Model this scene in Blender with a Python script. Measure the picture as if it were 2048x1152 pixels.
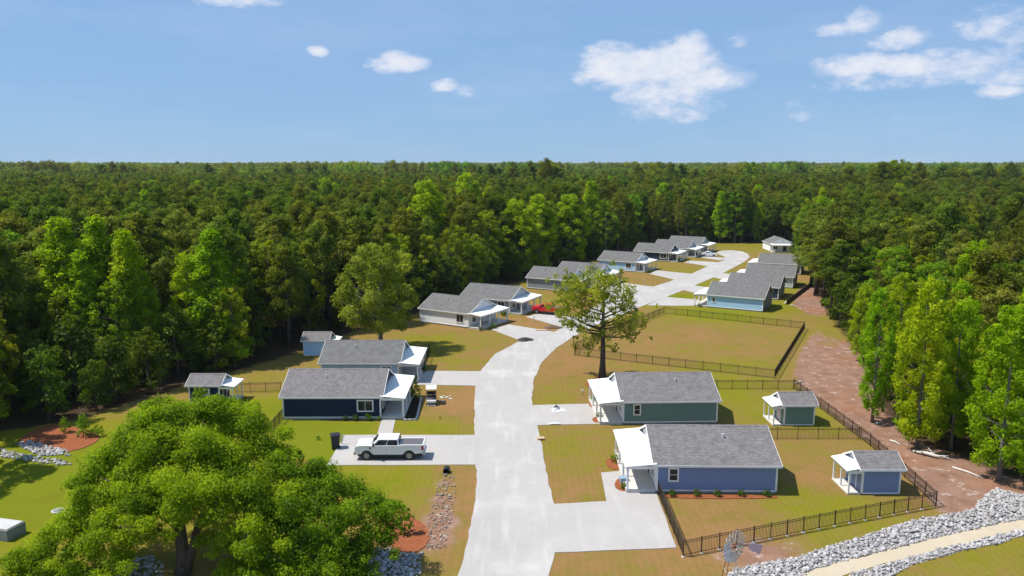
import bpy, math, random
import numpy as np
from math import radians, sin, cos, tan, atan, atan2, pi, sqrt
from mathutils import Vector, Matrix, Euler

for o in list(bpy.data.objects): bpy.data.objects.remove(o)
SC = bpy.context.scene
COL = SC.collection

# ------------------------------------------------------------------ camera
F = 1550.0                         # focal length in pixels of a 2048 px wide picture
PITCH = atan((576 - 326) / F)
CH = 27.0                          # drone height
cam = bpy.data.cameras.new('camera'); cam.sensor_width = 36; cam.lens = 36 * F / 2048
cam.clip_end = 30000; cam.clip_start = 0.5
camo = bpy.data.objects.new('camera', cam); COL.objects.link(camo)
camo.location = (0, 0, CH); camo.rotation_euler = (pi / 2 - PITCH, 0, 0)
SC.camera = camo

# ------------------------------------------------------------------ light
SUN_DIR = Vector((-1.45, 0.05, 2.5)).normalized()        # towards the sun
SUN_EL = math.asin(SUN_DIR.z); SUN_AZ = atan2(SUN_DIR.x, SUN_DIR.y)
sun = bpy.data.lights.new('sun', 'SUN'); sun.energy = 4.2; sun.angle = radians(0.55); sun.color = (1.0, 0.945, 0.84)
suno = bpy.data.objects.new('sun', sun); COL.objects.link(suno)
suno.rotation_euler = (-SUN_DIR).to_track_quat('-Z', 'Y').to_euler()
suno.location = (-60, 40, 120)

def ray_dir(u, v):
    x = (u - 1024) / F; y = (576 - v) / F
    return Vector((x, cos(PITCH) + y * sin(PITCH), -sin(PITCH) + y * cos(PITCH)))

W = bpy.data.worlds.new('World'); SC.world = W; W.use_nodes = True
def build_world():
    nt = W.node_tree; N = nt.nodes; L = nt.links
    for n in list(N): N.remove(n)
    out = N.new('ShaderNodeOutputWorld'); bg = N.new('ShaderNodeBackground')
    bg.inputs[1].default_value = 0.13
    L.new(bg.outputs[0], out.inputs[0])
    sky = N.new('ShaderNodeTexSky'); sky.sky_type = 'NISHITA'; sky.sun_disc = False
    sky.sun_elevation = SUN_EL; sky.sun_rotation = SUN_AZ
    sky.altitude = 0; sky.air_density = 1.0; sky.dust_density = 0.0; sky.ozone_density = 3.0
    tint = N.new('ShaderNodeMix'); tint.data_type = 'RGBA'; tint.blend_type = 'MULTIPLY'
    tint.inputs[0].default_value = 1.0; tint.inputs[7].default_value = (0.55, 0.74, 1.0, 1)
    L.new(sky.outputs[0], tint.inputs[6])
    base = N.new('ShaderNodeMix'); base.data_type = 'RGBA'; base.inputs[0].default_value = 0.84
    base.inputs[7].default_value = (1.46, 2.40, 3.78, 1); L.new(tint.outputs[2], base.inputs[6])
    tc = N.new('ShaderNodeTexCoord')
    sep = N.new('ShaderNodeSeparateXYZ'); L.new(tc.outputs['Generated'], sep.inputs[0])
    def math_(op, a, b=None, c=None):
        m = N.new('ShaderNodeMath'); m.operation = op
        for i, s in enumerate((a, b, c)):
            if s is None: continue
            if isinstance(s, (int, float)): m.inputs[i].default_value = s
            else: L.new(s, m.inputs[i])
        return m.outputs[0]
    az0 = math_('ARCTAN2', sep.outputs[0], sep.outputs[1])
    el0 = math_('ARCSINE', sep.outputs[2])
    mp = N.new('ShaderNodeMapping'); mp.inputs['Scale'].default_value = (1, 1, 2.0)
    L.new(tc.outputs['Generated'], mp.inputs[0])
    def noise(scale, det, rough=0.6):
        n = N.new('ShaderNodeTexNoise'); n.inputs['Scale'].default_value = scale
        n.inputs['Detail'].default_value = det; n.inputs['Roughness'].default_value = rough
        L.new(mp.outputs[0], n.inputs['Vector']); return n.outputs[0]
    n1 = noise(30, 10, 0.64); n2 = noise(70, 6); n3 = noise(11, 4)
    # warp
    az = math_('ADD', az0, math_('MULTIPLY', math_('SUBTRACT', n1, 0.5), 0.022))
    el = math_('ADD', el0, math_('MULTIPLY', math_('SUBTRACT', n3, 0.5), 0.02))
    # cumulus clouds seen in the photograph: centre (px), half widths (px), strength
    C = [(1235, 135, 92, 42, 1), (1330, 128, 105, 40, 1), (1378, 100, 42, 34, .95), (1420, 155, 85, 26, .9), (1330, 175, 110, 36, .75),
         (1340, 215, 110, 34, .62), (1475, 88, 24, 16, .6), (638, 102, 22, 12, .8), (800, 127, 60, 20, 1), (770, 120, 26, 14, .8),
         (888, 172, 34, 12, .75), (930, 180, 32, 14, .4), (480, 3, 88, 12, .7), (1662, 60, 40, 15, .65), (1728, 45, 40, 24, .6),
         (1795, 74, 56, 18, .8), (1730, 128, 92, 22, .95), (1800, 130, 66, 24, .95), (1770, 160, 130, 22, .5), (1920, 128, 90, 30, .72), (1985, 45, 70, 28, .55),
         (2030, 150, 100, 24, .55), (2002, 181, 44, 14, .8), (2120, 60, 110, 40, .5), (1590, 212, 34, 14, .35), (1608, 232, 34, 14, .4), (1778, 232, 60, 12, .32), (1900, 236, 40, 8, .2)]
    tot = None
    for (u, v, wu, wv, a) in C:
        d = ray_dir(u, v).normalized()
        A = atan2(d.x, d.y); E = math.asin(d.z)
        dx = math_('MULTIPLY', math_('SUBTRACT', az, A), F / (wu * 1.22))
        dy = math_('MULTIPLY', math_('SUBTRACT', el, E), F / (wv * 1.30))
        r = math_('ADD', math_('MULTIPLY', dx, dx), math_('MULTIPLY', dy, dy))
        m = math_('MULTIPLY', math_('MAXIMUM', math_('SUBTRACT', 1.0, r), 0.0), a)
        tot = m if tot is None else math_('SMOOTH_MAX', tot, m, 0.15)
    dens = math_('ADD', tot, math_('MULTIPLY', math_('SUBTRACT', n1, 0.51), 1.45))
    dens = math_('MULTIPLY', dens, math_('MINIMUM', math_('MULTIPLY', tot, 4.0), 1.0))
    mr = N.new('ShaderNodeMapRange'); mr.interpolation_type = 'SMOOTHSTEP'
    mr.inputs[1].default_value = 0.10; mr.inputs[2].default_value = 0.82; mr.inputs[4].default_value = 0.90
    L.new(dens, mr.inputs[0])
    cc = N.new('ShaderNodeMix'); cc.data_type = 'RGBA'
    cc.inputs[6].default_value = (3.2, 3.75, 4.9, 1); cc.inputs[7].default_value = (4.9, 4.9, 5.1, 1)
    sh = N.new('ShaderNodeMapRange'); sh.inputs[1].default_value = 0.25; sh.inputs[2].default_value = 1.15
    L.new(math_('ADD', dens, math_('MULTIPLY', math_('SUBTRACT', n2, 0.5), 0.8)), sh.inputs[0]); L.new(sh.outputs[0], cc.inputs[0])
    mw = N.new('ShaderNodeMapping'); mw.inputs['Scale'].default_value = (2.2, 2.2, 9.0); L.new(tc.outputs['Generated'], mw.inputs[0])
    wn = N.new('ShaderNodeTexNoise'); wn.inputs['Scale'].default_value = 1.6; wn.inputs['Detail'].default_value = 7; wn.inputs['Roughness'].default_value = .62; L.new(mw.outputs[0], wn.inputs['Vector'])
    wr = N.new('ShaderNodeMapRange'); wr.inputs[1].default_value = .46; wr.inputs[2].default_value = .78; wr.inputs[4].default_value = .24; L.new(wn.outputs[0], wr.inputs[0])
    mx = N.new('ShaderNodeMix'); mx.data_type = 'RGBA'
    L.new(math_('MAXIMUM', mr.outputs[0], wr.outputs[0]), mx.inputs[0]); L.new(base.outputs[2], mx.inputs[6]); L.new(cc.outputs[2], mx.inputs[7])
    L.new(mx.outputs[2], bg.inputs[0])
build_world()

SC.view_settings.view_transform = 'Standard'; SC.view_settings.look = 'None'
SC.view_settings.exposure = 0.50; SC.view_settings.gamma = 1.0; SC.view_settings.use_curve_mapping = False
SC.render.engine = 'CYCLES'
SC.cycles.max_bounces = 8; SC.cycles.diffuse_bounces = 4; SC.cycles.transmission_bounces = 5; SC.cycles.glossy_bounces = 2
SC.cycles.use_denoising = True; SC.cycles.sample_clamp_indirect = 6
SC.cycles.use_adaptive_sampling = True; SC.cycles.adaptive_threshold = 0.02

# ------------------------------------------------------------------ helpers
def G(u, v, h=0.0):
    "ground point (metres) seen at a photograph pixel"
    d = ray_dir(u, v); t = (CH - h) / -d.z
    return Vector((d.x * t, d.y * t, h))
def at(u, d):
    "ground point in the column u at distance d"
    z = d * cos(PITCH) + CH * sin(PITCH)
    return Vector(((u - 1024) * z / F, d, 0))
def top_h(v, d):
    return CH - d * tan(PITCH + atan((v - 576) / F))

def tag(o, label=None, cat=None, group=None, kind=None):
    if label: o['label'] = label
    if cat: o['category'] = cat
    if group: o['group'] = group
    if kind: o['kind'] = kind
    return o
def empty(name, loc, rz=0.0, label=None, cat=None, group=None):
    o = bpy.data.objects.new(name, None); COL.objects.link(o)
    o.location = loc; o.rotation_euler = (0, 0, rz); o.empty_display_size = 0.5
    return tag(o, label, cat, group)
def link(name, me, parent=None, loc=None, rot=None, scale=None):
    o = bpy.data.objects.new(name, me); COL.objects.link(o)
    if parent is not None: o.parent = parent
    if loc is not None: o.location = loc
    if rot is not None: o.rotation_euler = rot
    if scale is not None: o.scale = scale
    return o
def copy_tree(o, parent=None):
    c = o.copy(); COL.objects.link(c); c.parent = parent
    for ch in o.children: copy_tree(ch, c)
    return c

class MB:
    "collects boxes, bars, tubes and sheets; build() links them as ONE mesh"
    def __init__(s): s.v = []; s.f = []; s.m = []
    def add(s, vs, fs, mi=0):
        b = len(s.v); s.v += [tuple(p) for p in vs]
        for f in fs: s.f.append([b + i for i in f]); s.m.append(mi)
        return s
    def box(s, x0, x1, y0, y1, z0, z1, mi=0):
        vs = [(x, y, z) for z in (z0, z1) for y in (y0, y1) for x in (x0, x1)]
        return s.add(vs, [(0, 2, 3, 1), (4, 5, 7, 6), (0, 1, 5, 4), (2, 6, 7, 3), (0, 4, 6, 2), (1, 3, 7, 5)], mi)
    def hexa(s, b4, t4, mi=0):
        return s.add(list(b4) + list(t4), [(3, 2, 1, 0), (4, 5, 6, 7), (0, 1, 5, 4), (1, 2, 6, 5), (2, 3, 7, 6), (3, 0, 4, 7)], mi)
    def prism(s, pts, a0, a1, axis='y', mi=0):
        "polygon pts (p,q) extruded along an axis; y: (x,z), x: (y,z), z: (x,y)"
        n = len(pts)
        def mk(a): return [{'y': (p, a, q), 'x': (a, p, q), 'z': (p, q, a)}[axis] for p, q in pts]
        vs = mk(a0) + mk(a1)
        fs = [tuple(range(n)), tuple(range(2 * n - 1, n - 1, -1))] + [(i, n + i, n + (i + 1) % n, (i + 1) % n) for i in range(n)]
        return s.add(vs, fs, mi)
    def tube(s, p0, p1, r0, r1=None, n=8, caps=True, mi=0):
        r1 = r0 if r1 is None else r1
        p0 = Vector(p0); p1 = Vector(p1); d = (p1 - p0).normalized()
        a = d.orthogonal().normalized(); b = d.cross(a)
        vs = [p0 + (a * cos(2 * pi * i / n) + b * sin(2 * pi * i / n)) * r0 for i in range(n)] + \
             [p1 + (a * cos(2 * pi * i / n) + b * sin(2 * pi * i / n)) * r1 for i in range(n)]
        fs = [(i, (i + 1) % n, n + (i + 1) % n, n + i) for i in range(n)]
        if caps: fs += [tuple(range(n - 1, -1, -1)), tuple(range(n, 2 * n))]
        return s.add(vs, fs, mi)
    def path(s, pts, radii, n=8, mi=0):
        "one tube through points with parallel rings"
        pts = [Vector(p) for p in pts]; rings = []
        a = None
        for i, p in enumerate(pts):
            d = (pts[min(i + 1, len(pts) - 1)] - pts[max(i - 1, 0)]).normalized()
            a = d.orthogonal().normalized() if a is None else (a - d * a.dot(d)).normalized()
            b = d.cross(a)
            rings.append([p + (a * cos(2 * pi * k / n) + b * sin(2 * pi * k / n)) * radii[i] for k in range(n)])
        vs = [q for r in rings for q in r]; fs = []
        for i in range(len(pts) - 1):
            for k in range(n): fs.append((i * n + k, i * n + (k + 1) % n, (i + 1) * n + (k + 1) % n, (i + 1) * n + k))
        fs += [tuple(range(n - 1, -1, -1)), tuple(range((len(pts) - 1) * n, len(pts) * n))]
        return s.add(vs, fs, mi)
    def mesh(s, name, mats, smooth=False):
        me = bpy.data.meshes.new(name); me.from_pydata(s.v, [], s.f)
        for m in (mats if isinstance(mats, (list, tuple)) else [mats]): me.materials.append(m)
        me.polygons.foreach_set('material_index', s.m)
        if smooth: me.polygons.foreach_set('use_smooth', [True] * len(s.f))
        me.update(); return me
    def build(s, name, mats, parent=None, smooth=False, bevel=0, **k):
        o = link(name, s.mesh(name, mats, smooth), parent, **k)
        if bevel:
            b = o.modifiers.new('bevel', 'BEVEL'); b.width = bevel; b.segments = 2; b.limit_method = 'ANGLE'; b.angle_limit = radians(35)
        return o

# ------------------------------------------------------------------ materials
class NT:
    def __init__(s, name):
        s.m = bpy.data.materials.new(name); s.m.use_nodes = True
        s.nt = s.m.node_tree; s.N = s.nt.nodes; s.L = s.nt.links
        s.p = s.N['Principled BSDF']; s.p.inputs['Specular IOR Level'].default_value = 0.3
    def set(s, **k):
        for a, b in k.items(): s.p.inputs[a.replace('_', ' ')].default_value = b
        return s
    def node(s, t, **k):
        n = s.N.new(t)
        for a, b in k.items(): setattr(n, a, b)
        return n
    def lk(s, a, b): s.L.new(a, b)
    def val(s, x, inp):
        if isinstance(x, (int, float)): inp.default_value = x
        elif isinstance(x, tuple): inp.default_value = x if len(x) == 4 else (*x, 1)
        else: s.L.new(x, inp)
    def pos(s, scale=(1, 1, 1), rot=(0, 0, 0), obj=False):
        if obj: c = s.node('ShaderNodeTexCoord').outputs['Object']
        else: c = s.node('ShaderNodeNewGeometry').outputs['Position']
        mp = s.node('ShaderNodeMapping'); mp.inputs['Scale'].default_value = scale; mp.inputs['Rotation'].default_value = rot
        s.lk(c, mp.inputs[0]); return mp.outputs[0]
    def noise(s, scale, detail=4, rough=0.55, vec=None, color=False, dist=0):
        n = s.node('ShaderNodeTexNoise'); n.inputs['Scale'].default_value = scale; n.inputs['Detail'].default_value = detail
        n.inputs['Roughness'].default_value = rough; n.inputs['Distortion'].default_value = dist
        s.lk(vec if vec is not None else s.pos(), n.inputs['Vector']); return n.outputs[1 if color else 0]
    def ramp(s, f, stops):
        r = s.node('ShaderNodeValToRGB'); e = r.color_ramp.elements
        while len(e) < len(stops): e.new(0.5)
        for i, (p, c) in enumerate(stops):
            e[i].position = p; e[i].color = (*c, 1) if len(c) == 3 else c
        s.lk(f, r.inputs[0]); return r.outputs[0]
    def mix(s, f, a, b, mode='MIX'):
        n = s.node('ShaderNodeMix', data_type='RGBA', blend_type=mode)
        s.val(f, n.inputs[0]); s.val(a, n.inputs[6]); s.val(b, n.inputs[7]); return n.outputs[2]
    def math(s, op, a, b=0.0, clamp=False):
        n = s.node('ShaderNodeMath', operation=op, use_clamp=clamp); s.val(a, n.inputs[0]); s.val(b, n.inputs[1]); return n.outputs[0]
    def rng(s, x, a, b, c=0.0, d=1.0):
        n = s.node('ShaderNodeMapRange', interpolation_type='SMOOTHSTEP'); s.val(x, n.inputs[0])
        for i, q in enumerate((a, b, c, d)): n.inputs[i + 1].default_value = q
        return n.outputs[0]
    def attr(s, name):
        return s.node('ShaderNodeAttribute', attribute_name=name).outputs['Fac']
    def color(s, c): s.val(c, s.p.inputs['Base Color']); return s
    def bump(s, h, strength=0.3, dist=0.05):
        b = s.node('ShaderNodeBump'); b.inputs['Strength'].default_value = strength; b.inputs['Distance'].default_value = dist
        s.lk(h, b.inputs['Height']); s.lk(b.outputs[0], s.p.inputs['Normal']); return s

def plain(name, c, rough=0.6, metal=0.0, var=0.12, scale=3.0, bump=0.0, spec=0.3):
    t = NT(name); t.set(Roughness=rough, Metallic=metal); t.p.inputs['Specular IOR Level'].default_value = spec
    n = t.noise(scale, 5, 0.6)
    lo = tuple(x * (1 - var) for x in c); hi = tuple(min(1, x * (1 + var)) for x in c)
    t.color(t.ramp(n, [(0.3, lo), (0.7, hi)]))
    if bump: t.bump(t.noise(scale * 6, 4), bump, 0.03)
    return t.m

M = {}
M['white'] = plain('white_paint', (.78, .78, .77), 0.45, var=.05, scale=.8)
M['white_metal'] = plain('white_roof_metal', (.82, .82, .81), 0.5, var=.03, scale=.6, spec=.15)
M['black_metal'] = plain('black_metal', (.036, .027, .019), 0.45, var=.1)
M['dark'] = plain('dark_plastic', (.02, .022, .028), 0.5)
M['rubber'] = plain('tyre_rubber', (.022, .022, .024), 0.85, var=.2)
M['concrete_step'] = plain('pale_concrete', (.48, .47, .46), 0.85, var=.1, scale=1.5, bump=.2)
M['deck'] = plain('porch_deck', (.60, .57, .54), 0.7, var=.06, scale=1.5)
M['foundation'] = plain('grey_foundation', (.30, .30, .31), 0.9, var=.15, bump=.3)
M['wood'] = plain('pale_wood', (.55, .40, .27), 0.8, var=.2, scale=4)
M['driftwood'] = plain('bleached_wood', (.62, .58, .54), 0.85, var=.18, scale=5)
M['galv'] = plain('galvanised_steel', (.62, .64, .68), 0.42, metal=.25, var=.12, scale=4)
M['rust'] = plain('rusty_steel', (.22, .09, .05), 0.8, var=.3, scale=8)
M['vane'] = plain('faded_pink_vane', (.66, .48, .55), 0.6, var=.12)
M['chrome'] = plain('chrome', (.55, .56, .58), 0.25, metal=.9, var=.03)
M['car_white'] = plain('white_car_paint', (.80, .80, .82), 0.22, var=.01, spec=.5)
M['car_red'] = plain('red_car_paint', (.62, .012, .022), 0.25, var=.02, spec=.5)
M['red_lens'] = plain('red_lens', (.32, .01, .012), 0.25)
M['clear_lens'] = plain('clear_lens', (.55, .57, .6), 0.2)
M['grey_cover'] = plain('grey_bed_cover', (.11, .105, .12), 0.7, var=.08)
M['rim'] = plain('grey_wheel_rim', (.33, .32, .31), 0.4, metal=.5)
M['grey_panel'] = plain('grey_cart_body', (.17, .16, .17), 0.5)
M['gravel'] = plain('grey_gravel', (.30, .285, .28), 0.95, var=.45, scale=9, bump=.6)
M['blue_tub'] = plain('blue_tub', (.27, .38, .50), 0.5)
M['asphalt_pile'] = plain('dark_soil', (.045, .043, .042), 0.95, var=.4, scale=3, bump=.6)
M['brown_pile'] = plain('brown_soil', (.13, .085, .06), 0.95, var=.4, scale=3, bump=.6)
M['tarp'] = plain('white_tarp', (.72, .70, .70), 0.6, var=.05)
M['silt'] = plain('silt_cloth', (.015, .014, .016), 0.8)
M['straw_roll'] = plain('straw_roll', (.55, .50, .40), 0.9, var=.2, bump=.4)
M['box_grey'] = plain('grey_tank', (.20, .21, .20), 0.8, var=.2, scale=2)
M['bark'] = plain('grey_brown_bark', (.095, .075, .06), 0.95, var=.45, scale=7, bump=.8)
M['bark_grey'] = plain('pale_grey_bark', (.17, .155, .14), 0.9, var=.35, scale=6, bump=.7)

def glass_mat():
    t = NT('window_glass'); t.set(Roughness=0.06); t.p.inputs['Specular IOR Level'].default_value = .35
    t.color(t.ramp(t.noise(.9, 2), [(.35, (.012, .014, .018)), (.7, (.04, .046, .055))])); return t.m
M['glass'] = glass_mat()
def siding(name, c):
    t = NT(name); t.set(Roughness=0.55)
    n = t.noise(1.2, 4); st = t.noise(2, 5, vec=t.pos((2, 2, .25)))
    col = t.mix(t.math('MULTIPLY', n, .25), c, tuple(x * .72 for x in c))
    t.color(t.mix(t.rng(st, .5, .8, 0, .12), col, tuple(min(1, x * 1.25 + .01) for x in c)))
    t.bump(t.noise(14, 3, vec=t.pos((1, 1, 6))), .12, .01); return t.m
SID = {k: siding('siding_' + k, c) for k, c in dict(
    slate_blue=(.190, .255, .42), green=(.145, .245, .215), navy=(.006, .014, .058), pale_blue=(.36, .50, .68),
    sky_blue=(.42, .63, .86), white=(.84, .85, .87), grey=(.27, .29, .31), dark_blue=(.03, .045, .085), light_grey=(.52, .54, .56), steel=(.20, .25, .33)).items()}

def shingle_mat(name, c, contrast):
    t = NT(name); t.set(Roughness=0.9); t.p.inputs['Specular IOR Level'].default_value = .15
    oc = t.node('ShaderNodeTexCoord').outputs['Object']
    sp = t.node('ShaderNodeSeparateXYZ'); t.lk(oc, sp.inputs[0])
    cb = t.node('ShaderNodeCombineXYZ'); t.lk(sp.outputs[0], cb.inputs[0]); t.lk(sp.outputs[1], cb.inputs[1])
    br = t.node('ShaderNodeTexBrick'); t.lk(cb.outputs[0], br.inputs['Vector'])
    br.inputs['Scale'].default_value = 1; br.inputs['Brick Width'].default_value = .26; br.inputs['Row Height'].default_value = .132
    br.inputs['Mortar Size'].default_value = .006; br.inputs['Bias'].default_value = -.1
    br.inputs['Color1'].default_value = (0, 0, 0, 1); br.inputs['Color2'].default_value = (1, 1, 1, 1); br.inputs['Mortar'].default_value = (.1, .1, .1, 1)
    v = t.math('ADD', t.math('MULTIPLY', br.outputs[0], contrast), t.math('MULTIPLY', t.noise(1.3, 5), .8))
    v = t.math('ADD', v, t.math('MULTIPLY', t.noise(30, 2), contrast))
    lo = tuple(x * .62 for x in c); hi = tuple(x * 1.5 for x in c)
    t.color(t.ramp(t.math('MULTIPLY', v, .55), [(.18, lo), (.45, c), (.85, hi)]))
    t.bump(t.noise(60, 2), .25, .01); return t.m
M['shingle'] = shingle_mat('grey_shingles', (.172, .160, .160), .6)
M['shingle_smooth'] = shingle_mat('pale_grey_shingles', (.185, .180, .180), .25)

def road_mat(name, base, patch):
    t = NT(name); t.set(Roughness=0.9); t.p.inputs['Specular IOR Level'].default_value = .2
    a = t.noise(.16, 5, .6); b = t.noise(1.1, 6, .65); c = t.noise(9, 5, .7); st = t.noise(.5, 4, vec=t.pos((2.2, .25, 1)))
    col = t.ramp(a, [(.3, tuple(x * .92 for x in base)), (.55, base), (.75, patch)])
    col = t.mix(t.rng(st, .50, .70, 0, .5), col, patch)
    col = t.mix(t.rng(b, .54, .74, 0, .38), col, tuple(x * .72 for x in base))
    col = t.mix(t.math('MULTIPLY', c, .25), col, tuple(x * .75 for x in base))
    t.color(col); t.bump(c, .3, .02); return t.m
M['road'] = road_mat('pale_road', (.415, .395, .38), (.535, .51, .495))
M['drive'] = road_mat('concrete_drive', (.42, .395, .38), (.47, .45, .44))
M['sand'] = road_mat('cream_path', (.50, .42, .31), (.54, .465, .36))

def mulch_mat(name, c):
    t = NT(name); t.set(Roughness=1.0); t.p.inputs['Specular IOR Level'].default_value = .05
    n = t.noise(5, 6, .7); m = t.noise(.9, 4)
    col = t.ramp(n, [(.3, tuple(x * .5 for x in c)), (.52, c), (.75, tuple(x * 1.35 for x in c))])
    t.color(t.mix(t.math('MULTIPLY', m, .5), col, tuple(x * .75 for x in c))); t.bump(n, .7, .06); return t.m
M['mulch'] = mulch_mat('red_mulch', (.29, .098, .045))
M['mulch_dark'] = mulch_mat('dark_mulch', (.035, .027, .02))

def stone_mat(name, stops, scale=1.0):
    t = NT(name); t.set(Roughness=0.9)
    r = t.node('ShaderNodeObjectInfo').outputs['Random']
    tone = t.attr('tone')
    v = t.math('FRACT', t.math('ADD', t.math('MULTIPLY', r, 3.7), tone))
    col = t.ramp(v, stops)
    n = t.noise(6 * scale, 5, .65)
    t.color(t.mix(t.rng(n, .4, .75, 0, .45), col, (.16, .15, .16))); t.bump(n, .4, .04); return t.m
M['rock'] = stone_mat('pale_riprap', [(0, (.21, .20, .205)), (.2, (.40, .385, .385)), (.6, (.56, .535, .54)), (.8, (.26, .235, .22)), (1, (.46, .43, .42))])
M['ditch_stone'] = stone_mat('pink_grey_stone', [(0, (.20, .14, .105)), (.4, (.33, .25, .20)), (.75, (.50, .43, .385)), (1, (.25, .20, .15))])

def ground_mat():
    t = NT('ground_cover'); t.set(Roughness=1.0); t.p.inputs['Specular IOR Level'].default_value = .05
    big = t.noise(.09, 5, .6); mid = t.noise(.55, 6, .62); fine = t.noise(4.5, 6, .72); st = t.noise(.5, 5, .6, vec=t.pos((2.6, .35, 1)))
    g = t.attr('green')
    gg = t.math('ADD', g, t.math('MULTIPLY', t.math('SUBTRACT', big, .5), 1.15))
    gg = t.math('ADD', gg, t.math('MULTIPLY', t.math('SUBTRACT', mid, .5), 1.0))
    gg = t.math('ADD', gg, t.math('MULTIPLY', t.math('SUBTRACT', st, .5), .45))
    grass = t.ramp(gg, [(.08, (.275, .150, .062)), (.30, (.232, .148, .046)), (.52, (.205, .165, .026)), (.80, (.185, .180, .009)), (1, (.150, .175, .006))])
    grass = t.mix(t.rng(t.noise(1.7, 6, .7), .54, .74, 0, .45), grass, (.275, .200, .085))
    grass = t.mix(t.rng(t.noise(.33, 5, .65), .52, .70, 0, .5), grass, (.145, .135, .012))
    stripe = t.node('ShaderNodeTexWave'); stripe.inputs['Scale'].default_value = .55; stripe.inputs['Distortion'].default_value = 2.5; stripe.inputs['Detail'].default_value = 3; t.lk(t.pos((1, .12, 1), (0, 0, .12)), stripe.inputs[0])
    grass = t.mix(t.math('MULTIPLY', t.math('MULTIPLY', stripe.outputs[0], big), .20), grass, (.10, .085, .014))
    grass = t.mix(t.rng(fine, .42, .72, 0, .6), grass, t.mix(.5, grass, (.075, .072, .010)))
    grass = t.mix(t.rng(t.noise(14, 4, .7), .5, .72, 0, .22), grass, (.29, .22, .10))
    soil = t.ramp(t.math('ADD', t.math('MULTIPLY', mid, .6), t.math('MULTIPLY', fine, .4)),
                  [(.28, (.125, .068, .045)), (.46, (.225, .128, .090)), (.60, (.285, .175, .130)), (.76, (.36, .25, .20))])
    soil = t.mix(t.rng(big, .48, .64, 0, .6), soil, t.mix(.55, soil, (.29, .115, .04)))
    soil = t.mix(t.rng(t.noise(.8, 6, .7), .555, .68, 0, .75), soil, (.52, .43, .385))
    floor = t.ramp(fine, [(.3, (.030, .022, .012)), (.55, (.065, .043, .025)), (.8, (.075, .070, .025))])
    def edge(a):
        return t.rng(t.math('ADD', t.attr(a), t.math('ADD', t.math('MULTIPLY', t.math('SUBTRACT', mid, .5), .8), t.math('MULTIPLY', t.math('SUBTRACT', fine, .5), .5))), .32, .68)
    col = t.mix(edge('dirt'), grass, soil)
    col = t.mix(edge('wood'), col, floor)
    t.color(col); t.bump(t.math('ADD', fine, t.noise(25, 3)), .45, .05); return t.m
M['ground'] = ground_mat()
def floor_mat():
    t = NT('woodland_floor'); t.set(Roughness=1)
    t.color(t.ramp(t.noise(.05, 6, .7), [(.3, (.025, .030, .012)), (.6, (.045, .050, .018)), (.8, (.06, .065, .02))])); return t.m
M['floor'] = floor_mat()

def leaf_mat(name, dark, mid, light, trans=.3, vary=.10, hue=.02):
    t = NT(name); t.set(Roughness=0.6); t.p.inputs['Specular IOR Level'].default_value = .12
    r = t.node('ShaderNodeObjectInfo').outputs['Random']
    v = t.math('ADD', t.attr('tone'), t.math('MULTIPLY', t.math('SUBTRACT', r, .5), vary * 2))
    col = t.ramp(v, [(.1, dark), (.5, mid), (.95, light)])
    hs = t.node('ShaderNodeHueSaturation'); t.lk(col, hs.inputs['Color'])
    r2 = t.math('FRACT', t.math('MULTIPLY', r, 17.3))
    t.lk(t.math('ADD', t.math('MULTIPLY', t.math('SUBTRACT', r2, .5), hue * 2), .5), hs.inputs['Hue'])
    t.lk(hs.outputs[0], t.p.inputs['Base Color'])
    tr = t.node('ShaderNodeBsdfTranslucent')
    t.lk(t.mix(1.0, hs.outputs[0], (1.25, 1.3, .55), 'MULTIPLY'), tr.inputs[0])
    mx = t.node('ShaderNodeMixShader'); mx.inputs[0].default_value = trans
    t.lk(t.p.outputs[0], mx.inputs[1]); t.lk(tr.outputs[0], mx.inputs[2])
    t.lk(mx.outputs[0], t.N['Material Output'].inputs[0]); return t.m
M['leaf'] = leaf_mat('broad_leaves', (.072, .150, .004), (.150, .275, .006), (.260, .400, .012), .48)
M['leaf_bright'] = leaf_mat('spring_leaves', (.130, .215, .003), (.260, .395, .005), (.420, .540, .012), .56)
M['leaf_fore'] = leaf_mat('foreground_leaves', (.085, .165, .004), (.178, .305, .006), (.310, .440, .012), .50)
M['leaf_olive'] = leaf_mat('olive_leaves', (.125, .155, .010), (.255, .290, .022), (.40, .415, .055), .48)
M['leaf_shade'] = leaf_mat('shade_tree_leaves', (.115, .155, .010), (.230, .295, .020), (.40, .45, .05), .55)
M['leaf_dark'] = leaf_mat('dark_leaves', (.045, .080, .006), (.095, .148, .009), (.155, .215, .015), .42)
M['needle'] = leaf_mat('pine_needles', (.072, .104, .008), (.142, .185, .013), (.235, .275, .028), .46, .24, .035)
M['needle_light'] = leaf_mat('light_pine_needles', (.085, .110, .012), (.165, .200, .020), (.27, .30, .045), .46, .22, .03)
M['leaf_mix'] = leaf_mat('woodland_leaves', (.100, .155, .006), (.205, .285, .009), (.33, .40, .018), .48, .26, .04)

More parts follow.
